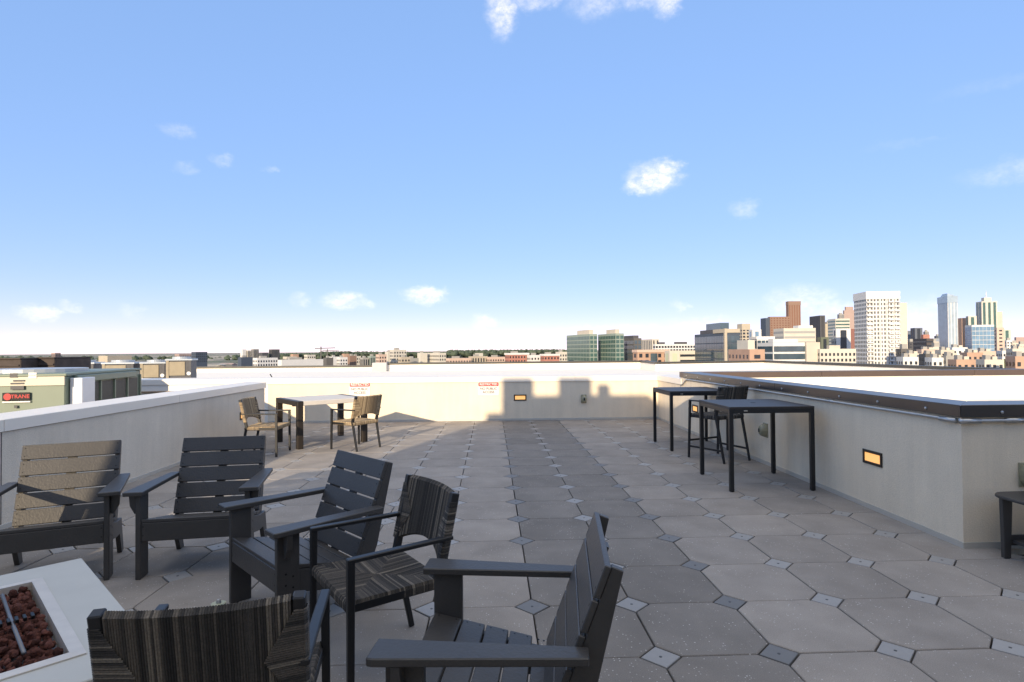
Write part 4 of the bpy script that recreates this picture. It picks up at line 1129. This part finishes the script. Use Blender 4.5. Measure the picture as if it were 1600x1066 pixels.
b = MB(); b.add([P(-.4, -.4, H), P(lr, -.4, H), P(lr, ll * .35, H), P(-.4, ll * .35, H), P(-.4, -.4, H + 1.9), P(lr, -.4, H + 1.9), P(lr, ll * .35, H + 1.9), P(-.4, ll * .35, H + 1.9)], [(0, 1, 5, 4), (1, 2, 6, 5), (2, 3, 7, 6), (3, 0, 4, 7), (4, 5, 6, 7)]); b.build("roof_beam", f_tan, t)
b = MB(); b.add([P(lr * .1, ll * .36, H), P(lr * .8, ll * .36, H), P(lr * .8, ll * .85, H), P(lr * .1, ll * .85, H), P(lr * .1, ll * .36, H + 2), P(lr * .8, ll * .36, H + 2), P(lr * .8, ll * .85, H + 2), P(lr * .1, ll * .85, H + 2)], [(0, 1, 5, 4), (1, 2, 6, 5), (2, 3, 7, 6), (3, 0, 4, 7), (4, 5, 6, 7)]); b.build("setback", f_dark, t)
b = MB(); b.add([P(lr * .15, ll * .2, H + 1.8), P(lr * .75, ll * .2, H + 1.8), P(lr * .75, ll * .66, H + 1.8), P(lr * .15, ll * .66, H + 1.8), P(lr * .15, ll * .2, H + 5.2), P(lr * .75, ll * .2, H + 5.2), P(lr * .75, ll * .66, H + 5.2), P(lr * .15, ll * .66, H + 5.2)], [(0, 1, 5, 4), (1, 2, 6, 5), (2, 3, 7, 6), (3, 0, 4, 7), (4, 5, 6, 7)]); b.build("penthouse", G_navy, t)
D("tan_tower", "tan topped tower behind the dark glass office", 1153, 1160, 1172, 506.5, 640, f_tan, "grid", G_dark, bay=3, fx=.6, fz=.6, crown=(f_tan, 6))
D("white_frame_building", "slim white framed building with column", 1174, 1176, 1190, 515, 460, f_white, "strip", G_blue, bay=5, fx=.4)
D("brick_lowrise", "orange brick low building with dark square windows below the glass office", 1138, 1171, 1184.5, 546, 240, f_brick, "grid", G_dark, floors=3.3, bay=3.2, fx=.4, fz=.45, roof=((.05, .5, .1, .6, 3.6, f_cream),))
t, P, lr, ll, H = D("glass_pavilion", "two tier glass building with white frames", 1181, 1183, 1209, 527, 300, f_white, "grid", G_navy, floors=4.6, bay=1.7, fx=.86, fz=.82, crown=(f_white, .9))
D("banded_office", "grey glass office with white bands and slanted roof", 1207.5, 1208, 1260, 535.5, 285, f_white, "band", G_navy, floors=3.4, fz=.74, roof=((0, .75, 0, .3, 1.6, f_white),))
D("concrete_wing", "pale concrete wing right of the banded office", 1259.5, 1260, 1270, 535, 290, f_conc, "none")
D("dark_tower", "dark blue slab tower left of the brown towers", 1189, 1197, 1203, 497, 1300, f_navy, "none")
D("brown_tower", "broad reddish brown tower in the skyline", 1200, 1204, 1235, 495, 1350, f_brown, "grid", bmat("brown_win", (112, 78, 62)), bay=6, floors=5, fx=.5, fz=.5)
D("brown_tower", "tall brown tower, highest of the brown group", 1229, 1233, 1252, 471, 1500, f_brown, "strip", bmat("brown_strip", (120, 84, 66)), bay=5, fx=.45, crown=(f_brown, 9))
D("hospital_block", "long cream block with ribbon windows below the brown towers", 1209, 1225, 1275, 513, 520, f_cream, "band", bmat("ribbon_grey", (150, 150, 148)), floors=4.2, fz=.4, roof=((.5, .95, .1, .6, 2.2, f_white),))
D("dark_tower", "black tower with brown side right of the brown group", 1265.5, 1282, 1290, 493, 1100, f_dark, "strip", bmat("black_strip", (58, 58, 62)), bay=5, fx=.5)
D("tan_slab", "narrow tan slab beside the black tower", 1289, 1290, 1295, 506, 1150, f_tan, "none")
D("green_lowrise", "dark green low block under the black tower", 1281, 1283, 1295, 527, 520, bmat("bottle", (92, 98, 84)), "strip", G_dark, bay=5, fx=.4)
D("teal_tower", "teal and cream tower left of the white high-rise", 1294, 1306, 1328.5, 498, 800, f_cream, "band", G_teal, floors=4, fz=.45)
D("white_striped_tower", "white tower with dark vertical stripes", 1306, 1307, 1329.5, 513.5, 600, f_white, "strip", G_dark, bay=6.5, fx=.42)
D("brown_slab", "narrow red brown slab beside the white high-rise", 1328.5, 1329, 1337, 514, 650, bmat("maroon", (128, 88, 80)), "none")
D("mauve_tower", "distant mauve tower with stepped top", 1318, 1320, 1338, 485, 1700, f_mauve, "none", roof=((.15, .8, .1, .9, 9, f_mauve),))
D("grid_lowrise", "cream low building with rows of small dark windows", 1280, 1281, 1337.5, 545.5, 290, f_cream, "grid", G_dark, floors=2.5, bay=1.7, fx=.5, fz=.5, roof=((.3, .6, .2, .6, 1.6, f_conc),))
D("teal_lowrise", "small dark teal block left of the cream gridded building", 1269.5, 1270, 1281, 545, 300, bmat("deep_teal", (52, 72, 76)), "none")
# the white residential high-rise
t, P, lr, ll, H = D("white_high_rise", "tall white residential high-rise with balconies, biggest tower in the skyline", 1335.5, 1355, 1406.5, 456.5, 470, f_white, "grid", bmat("hr_win", (96, 98, 98), rough=.3), floors=2.9, bay=2.1, fx=.52, fz=.6, crown=(f_white, 5.0))
b = MB()
nfl = int((H - 25) / 3.1)
for i in range(nfl):
    for (u0, u1) in ((.0, .17), (.66, .80), (.84, .99)):
        z = H - 7.5 - i * 3.1
        b.add([P(lr * u0, -1.4, z), P(lr * u1, -1.4, z), P(lr * u1, .1, z), P(lr * u0, .1, z), P(lr * u0, -1.4, z + .95), P(lr * u1, -1.4, z + .95), P(lr * u1, .1, z + .95), P(lr * u0, .1, z + .95)], [(0, 1, 5, 4), (1, 2, 6, 5), (3, 0, 4, 7), (4, 5, 6, 7), (3, 2, 1, 0)])
b.build("balconies", f_white, t, kind="stuff")
b = MB()
for (u0, u1) in ((.175, .20), (.40, .43), (.60, .63), (.81, .835)):
    b.add([P(lr * u0, -.6, 0), P(lr * u1, -.6, 0), P(lr * u1, 0, 0), P(lr * u0, 0, 0), P(lr * u0, -.6, H - 4), P(lr * u1, -.6, H - 4), P(lr * u1, 0, H - 4), P(lr * u0, 0, H - 4)], [(0, 1, 5, 4), (1, 2, 6, 5), (3, 0, 4, 7), (4, 5, 6, 7)])
b.build("pilasters", f_white, t, kind="stuff")
D("cream_slab", "cream slab tower right behind the white high-rise", 1406, 1407, 1416, 473, 620, f_cream, "none", roof=())
D("slate_tower", "slate blue tower pair right of the white high-rise, left slab", 1416, 1417, 1425, 517, 1200, bmat("slate", (96, 104, 116)), "none")
D("slate_tower", "slate blue tower, taller right slab", 1423, 1430, 1442, 512.5, 1150, bmat("slate2", (86, 92, 102)), "strip", G_dark, bay=6, fx=.4)
D("dark_office", "dark banded office block in front of the slate towers", 1427, 1448, 1453.5, 529, 700, bmat("umber", (74, 68, 68)), "band", G_dark, floors=4, fz=.4)
D("brick_tower", "small brick red tower behind the dark banded office", 1440, 1443, 1453, 523, 900, f_red, "none")
D("blue_grey_block", "blue grey block left of the glass skyscraper", 1453, 1456, 1468, 529, 900, bmat("bluegrey", (134, 142, 152)), "strip", G_blue, bay=6, fx=.4)
t, P, lr, ll, H = D("glass_skyscraper", "slim pale glass skyscraper with bright faceted top", 1466.5, 1482, 1497.5, 463, 900, f_white, "strip", G_pale, bay=3, fx=.7, crown=(G_pale, 8))
b = MB(); b.add([P(lr * .05, ll * .05, H), P(lr * .9, ll * .05, H), P(lr * .9, ll * .8, H), P(lr * .05, ll * .8, H), P(lr * .2, ll * .2, H + 4), P(lr * .8, ll * .2, H + 2), P(lr * .8, ll * .7, H + 2), P(lr * .2, ll * .7, H + 4)], [(0, 1, 5, 4), (1, 2, 6, 5), (2, 3, 7, 6), (3, 0, 4, 7), (4, 5, 6, 7)]); b.build("glass_crown", G_pale, t)
D("orange_tower", "orange brown tower with black side right of the glass skyscraper", 1497, 1503.5, 1509, 497, 1000, f_brick, "none")
t, P, lr, ll, H = D("stepped_tower", "cream and green tower with stepped crown and thin spire", 1526, 1535, 1559.5, 471, 950, f_cream, "strip", G_teal, bay=5.5, fx=.5)
b = MB(); b.add([P(lr * .25, ll * .2, H), P(lr * .72, ll * .2, H), P(lr * .72, ll * .7, H), P(lr * .25, ll * .7, H), P(lr * .25, ll * .2, H + 5), P(lr * .72, ll * .2, H + 5), P(lr * .72, ll * .7, H + 5), P(lr * .25, ll * .7, H + 5)], [(0, 1, 5, 4), (1, 2, 6, 5), (2, 3, 7, 6), (3, 0, 4, 7), (4, 5, 6, 7)]); b.build("crown_block", f_cream, t)
b = MB(); b.tube([P(lr * .48, ll * .45, H + 4), P(lr * .48, ll * .45, H + 14)], [.9, .15], 8); b.build("spire", f_white, t)
D("cream_wing", "lower cream wing left of the stepped tower", 1512, 1514, 1527, 494, 930, f_cream, "strip", G_teal, bay=6, fx=.4)
D("cream_wing", "lower cream wing right of the stepped tower", 1558, 1559, 1564, 487, 960, f_conc, "none")
D("blue_glass_block", "blue glass block with white frame before the stepped tower", 1508.5, 1519, 1554, 508, 560, f_white, "grid", G_blue, floors=3.4, bay=2.2, fx=.92, fz=.9)
D("red_slab", "narrow salmon slab right of the blue glass block", 1557, 1558, 1567, 512, 700, f_pink, "grid", G_dark, bay=4, fx=.4, fz=.4)
D("green_slab", "pale green tower near the right edge", 1565, 1568, 1580, 515, 1000, bmat("sage", (170, 180, 168)), "strip", G_teal, bay=6, fx=.4)
D("far_block", "far grey block at the right edge", 1586, 1588, 1602, 527, 1400, f_mauve, "none")
more = [(1172, 1175, 1181, 520, 1100, f_mauve, "grey tower sliver behind the white framed building", "strip"), (1253, 1256, 1266, 517, 1250, f_conc, "pale tower between the brown and the black towers", "strip"), (1276, 1279, 1286, 509, 1500, f_grey, "distant grey tower behind the black tower", "grid"),
        (1290, 1293, 1300, 503, 1500, f_conc, "distant pale tower left of the teal tower", "strip"), (1309, 1312, 1320, 491, 1600, f_grey, "distant grey tower above the teal tower", "strip"), (1408, 1411, 1419, 524, 1300, f_mauve, "small mauve tower beside the cream slab", "strip"),
        (1418, 1421, 1430, 534, 800, f_dark, "black mid-rise before the slate towers", "grid"), (1443, 1446, 1452, 518, 1400, f_grey, "distant grey tower above the brick tower", "strip"), (1455, 1458, 1466, 534, 800, f_conc, "concrete mid-rise left of the glass skyscraper", "grid"),
        (1460, 1463, 1471, 525, 1300, f_navy, "narrow navy tower left of the glass skyscraper", "strip"), (1495, 1498, 1505, 520, 1200, f_grey, "grey tower right of the glass skyscraper", "strip"), (1505, 1508, 1514, 516, 1300, f_mauve, "mauve tower sliver beside the cream wing", "strip"),
        (1570, 1573, 1580, 532, 900, f_white, "white mid-rise under the pale green tower", "grid"), (1579, 1582, 1590, 536, 900, f_conc, "concrete mid-rise near the right edge", "grid"), (1590, 1593, 1603, 538, 800, f_cream, "cream mid-rise at the right edge", "grid"),
        (1400, 1408, 1420, 545, 450, f_char, "charcoal block right of the high-rise foot", "grid"), (1450, 1458, 1475, 542, 500, f_cream, "cream mid-rise under the blue grey block", "grid"), (1300, 1304, 1312, 530, 600, f_grey, "grey block before the teal tower", "grid")]
for (a, m_, c_, y, d, w, lab, sty) in more:
    D("mid_rise", lab, a, m_, c_, y, d, w, sty, G_dark if d < 1000 else bmat("far_win", (96, 98, 104), rough=.3), floors=3.4, bay=2.4, fx=.5, fz=.5, roof=((.2, .7, .2, .7, 3.0, f_grey),), grp="towers filling the skyline")
# low buildings in front at the right
low = [(1405, 1411, 1426, 558, 300, f_white, "small white house front right of the high-rise"), (1411, 1419, 1441, 552.5, 340, f_cream, "cream block with small windows below the dark office"), (1440, 1446, 1454, 553, 330, f_char, "dark brown small block beside the cream block"),
       (1434, 1440, 1466, 546, 420, f_pink, "long peach roofed block under the dark office"), (1449, 1456, 1482, 559, 300, f_white, "white low house row"), (1462, 1470, 1490, 547, 360, f_conc, "grey apartment block below the glass skyscraper"),
       (1481, 1488, 1512, 543, 380, f_white, "white block with windows below the orange tower"), (1488, 1494, 1506, 562, 260, f_brick, "little orange brick house by the parapet"), (1504, 1511, 1524, 551, 320, f_brick, "orange gabled block below the blue glass block"),
       (1520, 1530, 1556, 549, 340, f_pink, "pale pink block under the blue glass block"), (1527, 1538, 1560, 562, 270, f_cream, "cream row house by the trees"), (1470, 1478, 1489, 556, 300, f_grey, "grey stepped apartment in front"),
       (1576, 1582, 1604, 545, 380, f_cream, "cream block with ribbon windows at the right edge"), (1582, 1586, 1606, 557, 250, f_brick, "orange brick block at the right edge by the trees"), (1560, 1566, 1578, 548, 420, f_white, "white slab behind the street trees")]
for (a, m_, c_, y, d, w, lab) in low:
    D("lowrise", lab, a, m_, c_, y, d, w, "grid", G_dark, floors=2.7, bay=1.8, fx=.45, fz=.5, roof=((.15, .4, .2, .6, 1.6, f_grey), (.55, .8, .3, .7, 1.1, f_conc)), grp="low buildings at the right")
# left half: far low city
left = [(80, 86, 95, 551.5, 900, f_mauve, "grey tower alone on the left horizon", "strip"), (154, 168, 206, 556, 700, f_tan, "broad tan roofed hall on the left plain", "none"), (273, 280, 299, 553.5, 800, f_mauve, "low mauve block left of the dark glass cluster", "grid"),
        (299, 306, 324, 550, 760, f_navy, "dark glass cluster on the left plain", "grid"), (375.5, 379, 384.5, 546, 1000, f_white, "white and brown tower, leftmost of the small trio", "none"), (384, 387, 392.5, 547.5, 1000, f_cream, "cream tower, middle of the small trio", "strip"),
        (392.5, 396, 404.5, 545.5, 980, f_grey, "grey tower, right of the small trio", "strip"), (405, 410, 419, 551, 950, f_dark, "low dark block between the grey towers", "none"), (420, 425, 437, 546, 960, f_char, "dark grey rounded tower right of the small trio", "strip"),
        (372, 377, 395, 558.5, 520, f_navy, "dark low warehouse at the left", "none"), (395, 402, 434, 559.5, 480, f_white, "white low block with windows", "grid"), (434, 440, 505, 562.5, 430, f_white, "long white warehouse in the far city", "none"),
        (442, 448, 464, 557.5, 560, f_conc, "grey block behind the long warehouse", "grid"), (455, 458, 465, 553.5, 640, f_brick, "small orange block behind the warehouse", "none"), (475, 480, 493, 554.5, 620, f_cream, "cream block behind the warehouse", "grid"),
        (505, 510, 520, 559, 500, f_char, "dark shed right of the warehouse", "none"), (514, 519, 530, 557.5, 540, f_white, "white gabled block in the far city", "none"), (526, 531, 543, 558.5, 500, f_white, "white block with dark windows", "grid"), (534, 538, 543, 553, 700, f_brick, "small orange tower in the far city", "none"),
        (543, 547, 551, 556, 520, f_brown, "brown narrow block in the far city", "none"), (549, 553, 564, 556.5, 540, f_cream, "cream stepped block in the far city", "grid"), (563, 567, 576, 559, 500, f_grey, "grey low glass block", "strip"), (575, 579, 587, 556.5, 500, f_green, "pale green glass block", "strip"),
        (587, 592, 604, 554, 480, f_pink, "peach apartment block in the far city", "grid"), (603, 606, 611, 550, 520, f_cream, "narrow cream stair tower", "none"), (609, 615, 635, 546.5, 500, f_cream, "large cream block with sign band", "grid"), (622, 627, 641, 558, 430, f_tan, "tan low block in front of the large cream block", "grid"),
        (634, 640, 654, 560, 450, f_grey, "grey low roofs in the far city", "none"), (653, 657, 665.5, 551.5, 470, f_cream, "cream cube block in the far city", "none"), (667.5, 686, 697, 551.5, 460, f_cream, "speckled cream apartment block", "grid"),
        (697, 702, 736, 560, 430, f_pink, "long pink low block", "grid"), (733, 737, 762, 557, 450, f_tan, "tan low apartment row", "strip"), (744, 746, 750, 552, 560, f_cream, "small cream tower in the tan row", "none"), (760, 765, 792, 558, 450, f_pink, "salmon low row in the far city", "grid"),
        (789, 795, 826, 552.5, 400, f_red, "red and white apartment block, left one", "grid"), (824, 829, 848, 555, 400, f_white, "white apartment link in the far city", "grid"), (845, 850, 874, 554, 390, f_red, "red and white apartment block, right one", "grid"), (868, 874, 886, 550, 420, f_cream, "cream block beside the green tower", "grid"),
        (992, 994, 1001, 547, 460, f_grey, "small grey block beside the dark gridded office", "none")]
for (a, m_, c_, y, d, w, lab, sty) in left:
    D("city_block", lab, a, m_, c_, y, d, w, sty, G_dark, floors=2.8, bay=2.0, fx=.48, fz=.5, roof=((.2, .5, .2, .6, 1.5, f_grey),) if d < 560 else (), crown=(f_white, 1.0) if "red and white" in lab else None, grp="far low city at the left")
# houses and sheds scattered over the plain
rp_ = random.Random(21)
hw = MB(); hw.add([(-.5, -.5, 0), (.5, -.5, 0), (.5, .5, 0), (-.5, .5, 0), (-.5, -.5, .7), (.5, -.5, .7), (.5, .5, .7), (-.5, .5, .7)], [(0, 1, 5, 4), (1, 2, 6, 5), (2, 3, 7, 6), (3, 0, 4, 7), (4, 5, 6, 7)])
hr = MB(); hr.prism([(-.54, .7), (.54, .7), (0, 1.0)], 'x', -.53, .53)
hmats = [f_white, f_cream, f_tan, f_pink, f_grey, f_conc]; h_w = []
for mm in hmats: me = hw.mesh("house_walls"); me.materials.append(mm); h_w.append(me)
h_r = []
for mm in (f_char, f_mauve, f_brown, f_grey): me = hr.mesh("house_roof"); me.materials.append(mm); h_r.append(me)
for i in range(150):
    px = rp_.uniform(-10, 890) if i < 125 else rp_.uniform(1405, 1600)
    dist = rp_.uniform(620, 1500) if px < 900 else rp_.uniform(330, 600); a = azim(px)
    t = thing("plain_house", "small house or shed among many on the distant plain", "house", (math.sin(a) * dist, math.cos(a) * dist, GZ), rp_.uniform(0, 3), "small houses on the distant plain")
    s_ = rp_.uniform(10, 26); t.scale = (s_ * rp_.uniform(.9, 1.8), s_, rp_.uniform(7, 14))
    link("walls", h_w[rp_.randrange(6)], None, t); link("roof", h_r[rp_.randrange(4)], None, t)
# tower cranes
def crane(label, px, ytip, dist):
    a = azim(px); zt = height_at(px, ytip, dist)
    t = thing("tower_crane", label, "crane", (math.sin(a) * dist, math.cos(a) * dist, GZ), 0, "cranes on the horizon")
    H = zt - GZ
    b = MB(); b.beam((0, 0, 0), (0, 0, H), 1.3, 1.3, (0, 1, 0)); b.build("mast", f_char, t)
    b = MB(); b.beam((-9, 0, H - 3), (20, 3, H - 2.2), 1.0, 1.2); b.build("jib", f_char, t)
crane("tower crane on the horizon, taller left one", 501.5, 541.5, 900); crane("tower crane on the horizon, smaller right one", 511.5, 545.5, 1100)
